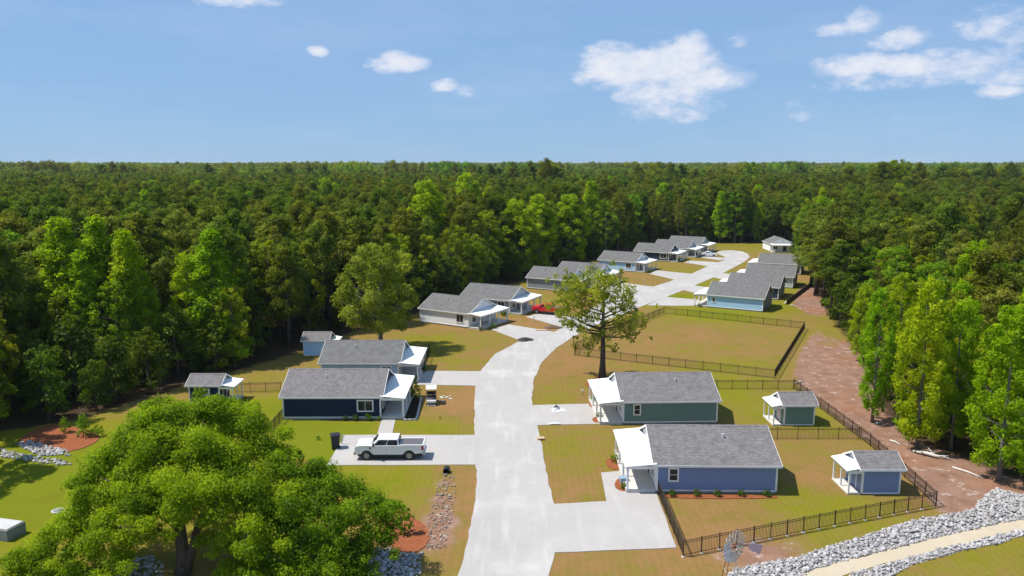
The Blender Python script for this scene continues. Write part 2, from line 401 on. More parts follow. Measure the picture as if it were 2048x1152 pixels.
# ------------------------------------------------------------------ vector geometry on the ground
def inside(P, poly):
    x, y = P[:, 0], P[:, 1]; r = np.zeros(len(P), bool); n = len(poly)
    for i in range(n):
        x0, y0 = poly[i][0], poly[i][1]; x1, y1 = poly[(i + 1) % n][0], poly[(i + 1) % n][1]
        if y0 == y1: continue
        c = ((y0 > y) != (y1 > y)) & (x < (x1 - x0) * (y - y0) / (y1 - y0) + x0); r ^= c
    return r
def edge_dist(P, poly, closed=True):
    d = np.full(len(P), 1e9); n = len(poly)
    for i in range(n if closed else n - 1):
        a = np.array(poly[i][:2]); b = np.array(poly[(i + 1) % n][:2]); ab = b - a
        t = np.clip(((P - a) @ ab) / (ab @ ab + 1e-9), 0, 1)
        d = np.minimum(d, np.linalg.norm(P - (a + t[:, None] * ab), axis=1))
    return d
def soft(P, poly, w):
    d = edge_dist(P, poly); d[~inside(P, poly)] *= -1
    return np.clip(d / (2 * w) + .5, 0, 1)
def px(*pts): return [tuple(G(u, v)[:2]) for u, v in pts]
def wobble(poly, step, amp, seed=0):
    "subdivide a ground outline and roughen it"
    rng = random.Random(seed); out = []
    for i in range(len(poly)):
        a = Vector(poly[i][:2]); b = Vector(poly[(i + 1) % len(poly)][:2]); L = (b - a).length; n = max(1, int(L / step))
        nrm = Vector((-(b - a).y, (b - a).x)).normalized() if L > 0 else Vector((0, 0))
        for k in range(n):
            p = a.lerp(b, k / n); out.append(tuple(p + nrm * rng.uniform(-amp, amp) * (0 if k == 0 else 1)))
    return out
def smooth_poly(poly, it=2):
    for _ in range(it):
        q = []
        for i in range(len(poly)):
            a = Vector(poly[i]); b = Vector(poly[(i + 1) % len(poly)])
            q += [tuple(a.lerp(b, .25)), tuple(a.lerp(b, .75))]
        poly = q
    return poly
def sheet(name, poly, z, mat, kind='structure', thick=0.0):
    "flat sheet with a skirt down to the ground"
    m = MB(); n = len(poly)
    vs = [(p[0], p[1], z) for p in poly] + [(p[0], p[1], -0.02) for p in poly]
    m.add(vs, [tuple(range(n))] + [(i, n + i, n + (i + 1) % n, (i + 1) % n) for i in range(n)])
    o = m.build(name, mat)
    if kind: o['kind'] = kind
    return o

# the cleared lots: a polygon on the ground, woods all round
CLEAR = px((-260, 1300), (-160, 900), (0, 862), (130, 846), (270, 802), (360, 776), (470, 742), (600, 704), (705, 664)) + \
        [(-20, 133), (-12, 150), (-2, 170), (8, 187), (19, 207), (27, 224), (37, 238), (46, 254), (60, 263), (72, 264), (92, 262), (96, 240),
         (80, 222), (78, 200), (72, 184), (67, 168), (60, 146), (53, 121), (47, 99), (41, 84), (40, 72), (44, 63), (60, 60), (80, 40), (80, 20), (-30, 20)]
DIRT = px((1600, 572), (1585, 610), (1616, 632), (1622, 662), (1602, 700), (1588, 748), (1604, 780), (1642, 815), (1757, 896), (1878, 1016), (1900, 1036), (2060, 1010)) + \
       [(70, 64), (50, 62), (45, 84), (50, 99), (56, 121), (63, 146), (70, 168)]

def build_ground():
    x0, x1, y0, y1, st = -80.0, 116.0, 24.0, 300.0, 0.9
    nx = int((x1 - x0) / st) + 1; ny = int((y1 - y0) / st) + 1
    X, Y = np.meshgrid(np.linspace(x0, x1, nx), np.linspace(y0, y1, ny)); P = np.stack([X.ravel(), Y.ravel()], 1)
    V = np.zeros((len(P), 3), np.float32); V[:, :2] = P
    idx = np.arange(nx * ny).reshape(ny, nx)
    Q = np.stack([idx[:-1, :-1], idx[:-1, 1:], idx[1:, 1:], idx[1:, :-1]], -1).reshape(-1, 4)
    me = fast_mesh('ground', V, Q, [M['ground']])
    green = np.full(len(P), .34)
    # lots that are greener (+) or drier (-): centre px, radius m, amount
    for (u, v, r, a) in [(640, 860, 7, .55), (560, 810, 6, .35), (60, 980, 14, .75), (640, 905, 5, .25), (860, 850, 4, .35), (920, 830, 4, -.3), (930, 800, 4, -.3),
                         (860, 690, 8, .30), (890, 670, 6, .2), (800, 960, 4, .3), (740, 975, 4, .15), (920, 980, 4, -.1), (930, 1060, 4, -.15), (1480, 800, 8, .25),
                         (1450, 770, 6, .2), (1600, 830, 5, .2), (1600, 900, 4, -.1), (1150, 900, 5, .15), (1180, 960, 2.5, -.3), (1120, 720, 8, -.2), (1150, 780, 5, .0),
                         (1400, 660, 10, -.12), (1330, 690, 10, -.05), (1500, 700, 12, .0), (1450, 735, 9, .2), (1400, 640, 10, .12), (1450, 632, 7, .65), (1330, 612, 6, .35), (1365, 592, 5, .7),
                         (1400, 570, 6, .6), (1450, 548, 8, .5), (1560, 610, 7, .6), (1600, 580, 6, .5), (1340, 535, 12, .12), (1300, 560, 10, -.1), (1390, 520, 9, .1),
                         (1480, 492, 20, .25), (1500, 480, 14, .1), (1440, 1030, 5, -.2), (1560, 1010, 5, .15), (1640, 965, 2.5, -.35), (1600, 1070, 5, .1), (1750, 1035, 4, .1), (1950, 1130, 9, .12),
                         (1250, 1120, 5, -.1), (1430, 1110, 4, -.25), (1060, 645, 6, -.25), (880, 665, 5, -.15), (900, 650, 6, -.15), (600, 920, 4, .1), (500, 830, 6, .2), (520, 760, 8, .1), (400, 860, 8, .1), (1650, 1000, 4, .15), (1680, 655, 8, .25), (60, 930, 14, .35), (500, 900, 8, .3), (620, 1000, 8, .2), (720, 850, 4, .25)]:
        c = G(u, v); d2 = (P[:, 0] - c.x) ** 2 + (P[:, 1] - c.y) ** 2
        green += a * np.exp(-d2 / (r * r))
    dirt = soft(P, DIRT, 1.0)
    for (u, v, r, a) in [(1668, 650, 6, -.9), (1700, 640, 6, -.9), (1690, 672, 4.5, -.8), (1655, 690, 3, -.5), (1720, 610, 6, -.5), (893, 965, 1.3, .6), (888, 1000, 1.7, .7), (880, 1040, 1.9, .75), (868, 1085, 2.0, .75), (1560, 1110, 3.2, .5), (1700, 1075, 3, .3), (1640, 965, 2.2, .28), (1810, 1045, 4, .3), (1480, 1110, 3, .45), (1000, 1050, .1, 0)]:
        c = G(u, v); d2 = (P[:, 0] - c.x) ** 2 + (P[:, 1] - c.y) ** 2
        dirt += a * np.exp(-d2 / (r * r))
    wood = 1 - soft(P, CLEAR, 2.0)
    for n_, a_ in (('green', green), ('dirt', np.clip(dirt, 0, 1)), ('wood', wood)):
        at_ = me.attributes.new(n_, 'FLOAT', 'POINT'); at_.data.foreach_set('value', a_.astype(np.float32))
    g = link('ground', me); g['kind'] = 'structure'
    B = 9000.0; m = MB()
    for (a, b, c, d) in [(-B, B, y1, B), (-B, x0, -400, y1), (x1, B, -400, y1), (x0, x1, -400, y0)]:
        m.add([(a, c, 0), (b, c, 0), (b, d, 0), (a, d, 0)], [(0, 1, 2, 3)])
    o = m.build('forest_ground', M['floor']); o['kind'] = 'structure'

def fast_mesh(name, V, Q, mats, tone=None, smooth=False):
    me = bpy.data.meshes.new(name); n = len(Q); k = Q.shape[1]
    me.vertices.add(len(V)); me.vertices.foreach_set('co', np.ascontiguousarray(V, np.float32).ravel())
    me.loops.add(n * k); me.loops.foreach_set('vertex_index', np.ascontiguousarray(Q, np.int32).ravel())
    me.polygons.add(n); me.polygons.foreach_set('loop_start', np.arange(0, n * k, k, dtype=np.int32))
    if smooth: me.polygons.foreach_set('use_smooth', np.ones(n, bool))
    me.update(calc_edges=True)
    if tone is not None:
        a = me.attributes.new('tone', 'FLOAT', 'POINT'); a.data.foreach_set('value', np.ascontiguousarray(tone, np.float32))
    for m in mats: me.materials.append(m)
    return me
build_ground()

# ------------------------------------------------------------------ road, drives, paths
ROAD = px((900, 1230), (915, 1152), (930, 1100), (942, 1050), (951, 1000), (954, 960), (951, 925), (949, 870), (949, 800), (951, 772), (962, 742), (988, 710), (1035, 684),
          (1108, 664), (1150, 643), (1195, 608), (1235, 586), (1305, 574), (1345, 561), (1380, 549), (1418, 531), (1432, 526), (1447, 521), (1450, 514), (1432, 506),
          (1440, 502), (1462, 500.5), (1484, 503), (1496, 508), (1500, 514), (1490, 523), (1462, 538), (1432, 553), (1375, 577), (1333, 594), (1288, 611), (1230, 634),
          (1190, 651), (1150, 672), (1112, 696), (1084, 724), (1068, 758), (1063, 800), (1075, 850), (1085, 900), (1096, 960), (1107, 1005), (1113, 1060), (1110, 1104), (1097, 1152), (1080, 1230))
sheet('road', wobble(ROAD, .9, .08, 3), .030, M['road'])
for nm, pts in [('driveway', [(653, 931), (690, 870.5), (952, 870.5), (958, 930)]),
                ('driveway', [(846, 742), (968, 743), (956, 772), (834, 770)]),
                ('driveway', [(982, 659), (1017, 649), (1112, 665), (1046, 683)]),
                ('driveway', [(1052, 634), (1090, 624), (1190, 640), (1130, 656)]),
                ('driveway', [(1205, 566), (1246, 566), (1310, 574), (1240, 592), (1200, 590)]),
                ('driveway', [(1298, 547.5), (1313, 541), (1385, 548), (1352, 560)]),
                ('driveway', [(1368, 525), (1380, 521.5), (1445, 525), (1420, 533)]),
                ('driveway', [(1396, 514), (1414, 511.5), (1455, 517), (1440, 521)]),
                ('driveway', [(1100, 1009), (1213, 1003), (1202, 946), (1246, 942), (1312, 984), (1353, 1096), (1104, 1106)]),
                ('driveway', [(1060, 811), (1180, 808), (1196, 812), (1208, 848), (1070, 851)]),
                ('driveway', [(1294, 611), (1396, 612), (1400, 600), (1330, 594)]),
                ('driveway', [(1366, 580), (1402, 589), (1422, 576), (1386, 571)]),
                ('driveway', [(1428, 555), (1458, 562), (1466, 549), (1444, 546)])]:
    sheet(nm, wobble(px(*pts), 1.5, .04, len(pts)), .045, M['drive'])
sheet('walkway', px((763, 840), (791, 840), (784, 871.5), (754, 871.5)), .060, M['drive'])
sheet('path', wobble(px((1560, 1160), (1622, 1142), (1680, 1124), (1752, 1106), (1856, 1079), (1960, 1055), (2043, 1040), (2140, 1016), (2140, 1036), (2043, 1060), (1974, 1074), (1885, 1098), (1796, 1122), (1701, 1146), (1640, 1165)), 1.0, .15, 5), .02, M['sand'])
for nm, pts, mt in [('mulch_bed', [(768, 1015), (795, 1010), (820, 1030), (850, 1050), (862, 1075), (845, 1102), (810, 1108), (760, 1085), (740, 1050)], 'mulch'),
                ('mulch_bed', [(30, 888), (60, 862), (110, 848), (165, 858), (200, 868), (195, 885), (150, 903), (110, 905)], 'mulch'),
                ('mulch_bed', [(1316, 989), (1553, 991), (1556, 998), (1330, 998)], 'mulch'),
                ('mulch_bed', [(1228, 975), (1232, 960), (1246, 955), (1262, 965), (1262, 983), (1242, 984)], 'mulch'),
                ('mulch_bed', [(1208, 925), (1222, 915), (1240, 920), (1246, 938), (1222, 940)], 'mulch'),
                ('mulch_bed', [(1176, 808), (1186, 803), (1198, 812), (1196, 819), (1182, 816)], 'mulch'),
                ('mulch_bed', [(1183, 838), (1196, 832), (1207, 838), (1205, 847), (1188, 846)], 'mulch'),
                ('mulch_bed', [(1168, 768), (1185, 756), (1212, 752), (1222, 760), (1200, 774), (1180, 776)], 'mulch'),
                ('mulch_bed', [(565, 930), (590, 920), (640, 925), (645, 945), (570, 950)], 'mulch'),
                ('mulch_bed', [(804, 838), (822, 796), (842, 797), (832, 840)], 'mulch_dark'),
                ('mulch_bed', [(640, 842), (640, 839), (762, 839.5), (762, 842.5)], 'mulch_dark')]:
    sheet(nm, wobble(smooth_poly(px(*pts), 1), .5, .05, len(pts)), .055, M[mt])

# ------------------------------------------------------------------ houses
def lap_wall(mb, a, b, z0, z1, out, step=.19, gable=None):
    """lapped boards from point a to b (xy), thickness outwards; gable=(peak position 0..1, peak height)"""
    a = Vector((*a, 0)); b = Vector((*b, 0)); n = Vector((*out, 0)); z = z0
    top = gable[1] if gable else z1
    while z < top - .005:
        zt = min(z + step, top)
        def span(h):
            if h <= z1 or not gable: return 0., 1.
            k = (h - z1) / (gable[1] - z1); return gable[0] * k, 1 - (1 - gable[0]) * k
        s0, e0 = span(z); s1, e1 = span(zt)
        p = [a.lerp(b, s0) + n * .022 + Vector((0, 0, z)), a.lerp(b, e0) + n * .022 + Vector((0, 0, z)),
             a.lerp(b, e1) + n * .004 + Vector((0, 0, zt)), a.lerp(b, s1) + n * .004 + Vector((0, 0, zt))]
        q = [a.lerp(b, s0) + n * .004 + Vector((0, 0, z)), a.lerp(b, e0) + n * .004 + Vector((0, 0, z))]
        mb.add(p + q, [(0, 1, 2, 3), (4, 5, 1, 0)])
        z = zt
def window(parent, cx, cz, w, h, face, plane, split='cross'):
    "face: direction the window looks, plane: wall coordinate; frame proud of the wall, pane as its sub-part"
    s = 1 if face[0] == '+' else -1; ax = face[1]
    def bx(m, a0, a1, z0, z1, d0, d1):
        lo, hi = sorted((plane + s * d0, plane + s * d1))
        if ax == 'y': m.box(a0, a1, lo, hi, z0, z1)
        else: m.box(lo, hi, a0, a1, z0, z1)
    t = .13; m = MB()
    bx(m, cx - w / 2 - t, cx - w / 2, cz - h / 2 - t, cz + h / 2 + t, -.02, .065)
    bx(m, cx + w / 2, cx + w / 2 + t, cz - h / 2 - t, cz + h / 2 + t, -.02, .065)
    bx(m, cx - w / 2, cx + w / 2, cz + h / 2, cz + h / 2 + t, -.02, .065)
    bx(m, cx - w / 2, cx + w / 2, cz - h / 2 - t, cz - h / 2, -.02, .08)
    if split in ('cross', 'h'): bx(m, cx - w / 2, cx + w / 2, cz - .02, cz + .02, .03, .055)
    if split in ('cross', 'v'): bx(m, cx - .02, cx + .02, cz - h / 2, cz + h / 2, .03, .052)
    f = m.build('window', M['white'], parent)
    p = MB(); bx(p, cx - w / 2, cx + w / 2, cz - h / 2, cz + h / 2, .026, .032); p.build('pane', M['glass'], f)
    return f

def house(name, label, group, origin, ang, L, Wd, side, wall, front, gable=None, roof='shingle', eave=2.5, pitch=.44, porch=2.4, near=(), posts=4, fz=.30,
          far_gable=None, near_door=False, cat='house', deckc='deck', vent=True, skirt='foundation', overhang=.27, shutters=None):
    """origin: near left bottom wall corner; ang: direction of the near wall; side +1 = porch at the right end"""
    gable = gable or front; far_gable = far_gable or wall
    c = Vector((cos(ang), sin(ang), 0)); d = Vector((-sin(ang), cos(ang), 0))
    ctr = Vector((origin[0], origin[1], 0)) + c * (L / 2) + d * (Wd / 2)
    R = empty(name, ctr, ang, label, cat, group)
    hx, hy = L / 2, Wd / 2; s = side; ridge = eave + hy * pitch
    big = L > 5
    MB().box(-hx + .03, hx - .03, -hy + .03, hy - .03, -.02, fz).build('foundation', M[skirt], R)
    # core behind the boards
    core = MB(); core.prism([(-hy + .01, fz), (hy - .01, fz), (hy - .01, eave), (0, ridge - .02), (-hy + .01, eave)], -hx + .01, hx - .01, 'x')
    core.build('wall', SID[wall], R)
    for y_ in (-1, 1):
        m = MB(); lap_wall(m, (-hx, y_ * hy), (hx, y_ * hy), fz, eave - .02, (0, y_)); m.build('siding', SID[wall], R)
    m = MB(); lap_wall(m, (s * hx, -hy), (s * hx, hy), fz, eave, (s, 0)); m.build('front_siding', SID[front], R)
    m = MB(); lap_wall(m, (s * (hx + .002), -hy), (s * (hx + .002), hy), eave + .001, eave, (s, 0), gable=(.5, ridge - .03)); m.build('front_gable', SID[gable], R)
    m = MB(); lap_wall(m, (-s * hx, -hy), (-s * hx, hy), fz, eave, (-s, 0), gable=(.5, ridge - .03)); m.build('end_siding', SID[far_gable], R)
    cb = .11 if big else .09
    for x_ in (-1, 1):
        for y_ in (-1, 1):
            k = MB(); x = x_ * hx; y = y_ * hy
            k.prism([(x - x_ * cb, y + y_ * .045), (x + x_ * .045, y + y_ * .045), (x + x_ * .045, y - y_ * cb), (x + x_ * .0, y - y_ * cb), (x, y), (x - x_ * cb, y)], fz - .05, eave - .03, 'z')
            k.build('corner_board', M['white'], R)
    # trim band at the foot of the near and far walls
    for y_ in (-1, 1):
        MB().box(-hx + cb + .002, hx - cb - .002, min(y_ * hy, y_ * (hy + .05)), max(y_ * hy, y_ * (hy + .05)), fz - .10, fz + .015).build('skirt_board', M['white'], R)
    # roof: two slopes with stepped shingle courses
    oh = overhang; th = .10
    ez = eave - oh * pitch + .02
    rf = MB(); run = hy + oh; course = .132
    nC = int(sqrt(run ** 2 * (1 + pitch ** 2)) / (course * 1.4)); rx = hx + .32
    slope = Vector((0, 1, pitch)).normalized()
    for y_ in (-1, 1):
        for k in range(nC):
            t0 = k / nC; t1 = (k + 1) / nC
            ya, za = y_ * run * (1 - t0), ez + run * pitch * t0 + th; yb, zb = y_ * run * (1 - t1), ez + run * pitch * t1 + th
            rf.add([(-rx, ya, za + .012), (rx, ya, za + .012), (rx, yb, zb), (-rx, yb, zb), (-rx, ya, za - .01), (rx, ya, za - .01)],
                   [(0, 1, 2, 3) if y_ < 0 else (3, 2, 1, 0), (4, 5, 1, 0)])
    rz = ez + run * pitch
    rf.prism([(-run, ez), (-run, ez + th - .012), (0, rz + th - .012), (run, ez + th - .012), (run, ez), (0, rz)], -rx, rx, 'x')
    roofo = rf.build('roof', M[roof], R)
    MB().prism([(-.16, rz + th - .045), (0, rz + th + .035), (.16, rz + th - .045), (0, rz + th - .01)], -rx - .01, rx + .01, 'x').build('ridge_cap', M[roof], roofo)
    if vent:
        v = MB(); vy = -run * .32; vx = -s * hx * .22; vz = rz + th - abs(vy) * pitch
        v.tube((vx, vy, vz - .1), (vx, vy, vz + .30), .07, n=8); v.tube((vx, vy, vz + .30), (vx, vy, vz + .36), .11, .08, n=8)
        v.build('vent_pipe', M['galv'], roofo)
    for y_ in (-1, 1):
        MB().box(-rx, rx, *sorted((y_ * (run + .003), y_ * (run + .035))), ez - .05, ez + th + .01).build('fascia', M['white'], R)
        MB().box(-rx + .02, rx - .02, *sorted((y_ * hy * 1.0 + y_ * .03, y_ * run)), ez - .012, ez - .003).build('soffit', M['white'], R)
    for x_ in (-1, 1):
        for y_ in (-1, 1):
            x = x_ * (rx + .003)
            MB().prism([(y_ * run, ez - .06), (y_ * run, ez + th + .012), (0, rz + th + .012), (0, rz - .06)], *sorted((x, x + x_ * .03)), 'x').build('rake_board', M['white'], R)
    # porch
    zi, zo = eave + .13 - (0 if big else .08), eave - .12 - (0 if big else .08); x0 = s * (hx + .03); x1 = s * (hx + porch + .25); py = hy + (.28 if big else .12)
    pr = MB(); pr.prism([(x0, zi - .07), (x0, zi), (x1, zo), (x1, zo - .07)] if s > 0 else [(x1, zo - .07), (x1, zo), (x0, zi), (x0, zi - .07)], -py, py, 'y')
    pro = pr.build('porch_roof', M['white_metal'], R)
    if big:
        q = MB()
        for k in range(1, 20):
            y = -py + 2 * py * k / 20
            q.prism([(x0, zi), (x0, zi + .018), (x1, zo + .018), (x1, zo)], y - .012, y + .012, 'y')
        q.build('seam', M['white_metal'], pro)
    MB().box(*sorted((s * (hx + porch - .12), s * (hx + porch + .08))), -hy - .05, hy + .05, zo - .32, zo - .075).build('porch_beam', M['white'], R)
    for y_ in (-1, 1):
        MB().box(*sorted((s * (hx + .05), s * (hx + porch - .122))), *sorted((y_ * (hy - .13), y_ * (hy + .03))), zo - .30, zo - .075).build('porch_beam', M['white'], R)
    pw = .09 if big else .06
    for k in range(posts):
        y = -hy + .02 + (2 * hy - .04) * k / (posts - 1); x = s * (hx + porch - .02)
        p = MB(); p.box(x - pw, x + pw, y - pw, y + pw, fz - .02, zo - .322)
        if big: p.box(x - pw - .03, x + pw + .03, y - pw - .03, y + pw + .03, fz, fz + .16); p.box(x - pw - .03, x + pw + .03, y - pw - .03, y + pw + .03, zo - .45, zo - .321)
        p.build('porch_post', M['white'], R)
    dk = MB(); nb = 9 if big else 5
    xa, xb = sorted((s * (hx + .05), s * (hx + porch + .1)))
    for k in range(nb):
        a = xa + (xb - xa) * k / nb; dk.box(a + .004, a + (xb - xa) / nb - .004, -hy - .06, hy + .06, fz - .10, fz - .02)
    dk.box(xa + .02, xb - .02, -hy - .03, hy + .03, -.02, fz - .101)
    dk.build('porch_deck', M[deckc], R)
    # door and windows on the front wall
    if big:
        fx = s * hx; face = '+x' if s > 0 else '-x'
        dy = -.6
        dm = MB(); dm.box(*sorted((fx + s * .0, fx + s * .05)), dy - .46, dy + .46, fz, fz + 2.04); door = dm.build('door', SID['dark_blue'], R)
        fr = MB()
        for (a, b, e, f_) in ((dy - .58, dy - .462, fz, fz + 2.16), (dy + .462, dy + .58, fz, fz + 2.16), (dy - .46, dy + .46, fz + 2.042, fz + 2.16)): fr.box(*sorted((fx, fx + s * .07)), a, b, e, f_)
        fr.build('door_frame', M['white'], door)
        MB().tube((fx + s * .05, dy + .36, fz + 1.0), (fx + s * .11, dy + .36, fz + 1.0), .03).build('handle', M['chrome'], door)
        window(R, -2.6, fz + 1.25, .95, 1.25, face, fx, 'cross'); window(R, 2.2, fz + 1.25, 1.3, 1.25, face, fx, 'cross')
        gv = MB()
        for k in range(5): gv.box(*sorted((fx + s * .026, fx + s * .05)), -.25, .25, eave + .62 + k * .10, eave + .68 + k * .10)
        gv.build('gable_vent', M['white'], R)
    else:
        fx = s * hx; face = '+x' if s > 0 else '-x'
        dm = MB(); dm.box(*sorted((fx, fx + s * .045)), -.45, .45, fz, fz + 1.85); door = dm.build('door', SID[front] if front != 'green' else M['vane'], R)  # green shed: pinkish reflection on the door is put into its colour
        fr = MB()
        for (a, b, e, f_) in ((-.55, -.452, fz, fz + 1.95), (.452, .55, fz, fz + 1.95), (-.45, .45, fz + 1.852, fz + 1.95)): fr.box(*sorted((fx, fx + s * .06)), a, b, e, f_)
        fr.build('door_frame', M['white'], door)
        MB().tube((fx + s * .045, .36, fz + .95), (fx + s * .1, .36, fz + .95), .028).build('handle', M['chrome'], door)
        window(R, 1.0, fz + 1.2, .45, .7, face, fx, 'h')
    for (wx, w, h, cz, sp) in near: window(R, wx, cz, w, h, '-y', -hy - .0, sp)
    return R

def ang_px(p, q):
    a = G(*p); b = G(*q); return a, atan2(b.y - a.y, b.x - a.x), (b - a).length
RG, LG = 'cottages along the right side of the road', 'cottages along the left side of the road'
o, a, l = ang_px((1312, 986), (1552, 988))
house('cottage', 'slate blue cottage with shrubs along its wall, nearest house on the right', RG, o, a, l, 8.4, -1, 'slate_blue', 'white', near=[(-3.55, .62, .95, 1.62, 'h')])
o, a, l = ang_px((1246, 849), (1433.5, 847))
house('cottage', 'green cottage with grey shingle roof beside the lone shade tree', RG, o, a, l, 8.4, -1, 'green', 'white', near=[(-3.5, .55, .95, 1.6, 'h')])
o, a, l = ang_px((567, 839), (762, 838.5))
house('cottage', 'navy blue cottage with wide white window beside the white pickup', LG, o, a, l, 8.4, 1, 'navy', 'navy', near=[(3.55, 1.5, 1.05, 1.5, 'v')], skirt='concrete_step')
house('cottage', 'pale blue cottage directly behind the navy cottage', LG, (-23.7, 93.4), 0.0, 9.6, 8.4, 1, 'pale_blue', 'light_grey', roof='shingle_smooth', near=[(3.3, 1.1, 1.05, 1.5, 'v')])
def far_house(label, group, right_px, deg, side, wall, front, L=10.0, **k):
    "placed by the near right wall corner"
    p = right_px if isinstance(right_px[0], float) else G(*right_px)
    a = radians(deg); o = (p[0] - cos(a) * L, p[1] - sin(a) * L)
    return house('cottage', label, group, o, a, L, 8.4, side, wall, front, roof=k.pop('roof', 'shingle_smooth'), **k)
far_house('white cottage with dark side window and white porch at the bend of the road', LG, (937, 657), -31, 1, 'white', 'white', near=[(3.3, 1.35, 1.2, 1.5, 'v')])
far_house('grey cottage with white porch next to the red pickup', LG, (1019, 628), -26, 1, 'grey', 'light_grey', near=[(3.3, 1.3, 1.15, 1.5, 'v')])
far_house('grey cottage half hidden behind the lone shade tree', LG, (12.2, 162.1), -27, 1, 'grey', 'light_grey')
far_house('cottage with dappled roof between the tree crown and the light blue cottage', LG, (18.9, 170.6), -28, 1, 'light_grey', 'white')
far_house('light blue cottage with dark side window at the far left of the straight road', LG, (1270, 544), -31, 1, 'sky_blue', 'white', near=[(3.2, 1.3, 1.1, 1.5, 'v')])
far_house('dark navy cottage with white triple window in the far left row', LG, (1337, 523.5), -29, 1, 'dark_blue', 'dark_blue', near=[(3.5, 1.7, 1.2, 1.5, 'v')])
far_house('grey cottage beside the parked white car, second from the end', LG, (1374, 514.5), -29, 1, 'grey', 'light_grey', near=[(3.2, 1.2, 1.1, 1.5, 'v')])
far_house('last grey cottage of the left row at the turning circle', LG, (1400, 505.5), -29, 1, 'steel', 'light_grey')
far_house('bright sky blue cottage beyond the fenced field', RG, (1525, 624.5), -29, -1, 'sky_blue', 'white', L=10.2, far_gable='steel', near=[(-3.9, .5, .8, 1.6, 'h')])  # end gable in darker siding: the shade on it is put into the colour
far_house('dark walled cottage directly behind the sky blue cottage', RG, (1556, 600), -27, -1, 'dark_blue', 'white', far_gable='grey')
far_house('light grey cottage third back behind the sky blue cottage', RG, (1585, 577), -26, -1, 'light_grey', 'white', far_gable='grey')
far_house('farthest cottage roof of the right row beside the pines', RG, (70.5, 187.5), -26, -1, 'grey', 'white')
house('cottage', 'white cottage facing the camera at the end of the street', RG, (86.6, 236.5), radians(90 - 3), 9.0, 7.2, -1, 'white', 'white', roof='shingle_smooth')
house('cottage', 'white building glimpsed through the trees at the right edge', RG, (118, 192), radians(-24), 10, 8, -1, 'white', 'white', roof='shingle_smooth')
SG = 'small garden sheds with porches'
house('shed', 'slate blue shed with white porch near the fence corner', SG, G(1722.7, 989), 0.0, 3.1, 3.05, -1, 'slate_blue', 'slate_blue', gable='white', eave=2.3, pitch=.52, porch=1.1, posts=3, fz=.16, cat='shed', vent=False, overhang=.3)
house('shed', 'green shed with white porch behind the slate blue cottage', SG, G(1567.5, 851.5), 0.0, 3.1, 3.05, -1, 'green', 'green', gable='white', eave=2.3, pitch=.52, porch=1.1, posts=3, fz=.16, cat='shed', vent=False, overhang=.3)
house('shed', 'navy blue shed with small white window behind the big foreground tree', SG, G(380, 809), 0.0, 3.4, 3.05, 1, 'navy', 'navy', gable='white', eave=2.3, pitch=.52, porch=1.5, posts=3, fz=.16, cat='shed', vent=False, near=[(.25, .5, .55, 1.45, 'h')], overhang=.3)
house('shed', 'light blue shed at the wood edge behind the pale blue cottage', SG, G(608, 712), 0.0, 3.4, 3.05, 1, 'sky_blue', 'sky_blue', gable='white', eave=2.3, pitch=.52, porch=1.2, posts=3, fz=.16, cat='shed', vent=False, overhang=.3)

def rock_mesh(seed, mat, flat=.7):
    rng = random.Random(seed); t = (1 + sqrt(5)) / 2
    V = [(-1, t, 0), (1, t, 0), (-1, -t, 0), (1, -t, 0), (0, -1, t), (0, 1, t), (0, -1, -t), (0, 1, -t), (t, 0, -1), (t, 0, 1), (-t, 0, -1), (-t, 0, 1)]
    Fc = [(0, 11, 5), (0, 5, 1), (0, 1, 7), (0, 7, 10), (0, 10, 11), (1, 5, 9), (5, 11, 4), (11, 10, 2), (10, 7, 6), (7, 1, 8), (3, 9, 4), (3, 4, 2), (3, 2, 6), (3, 6, 8), (3, 8, 9), (4, 9, 5), (2, 4, 11), (6, 2, 10), (8, 6, 7), (9, 8, 1)]
    sx, sy = rng.uniform(.8, 1.3), rng.uniform(.7, 1.1)
    Vn = np.array([Vector(v).normalized() * rng.uniform(.72, 1.2) for v in V]) * np.array([sx, sy, flat]) * .5
    return Vn.astype(np.float32), np.array(Fc)
ROCKS_F = rock_mesh(99, None)
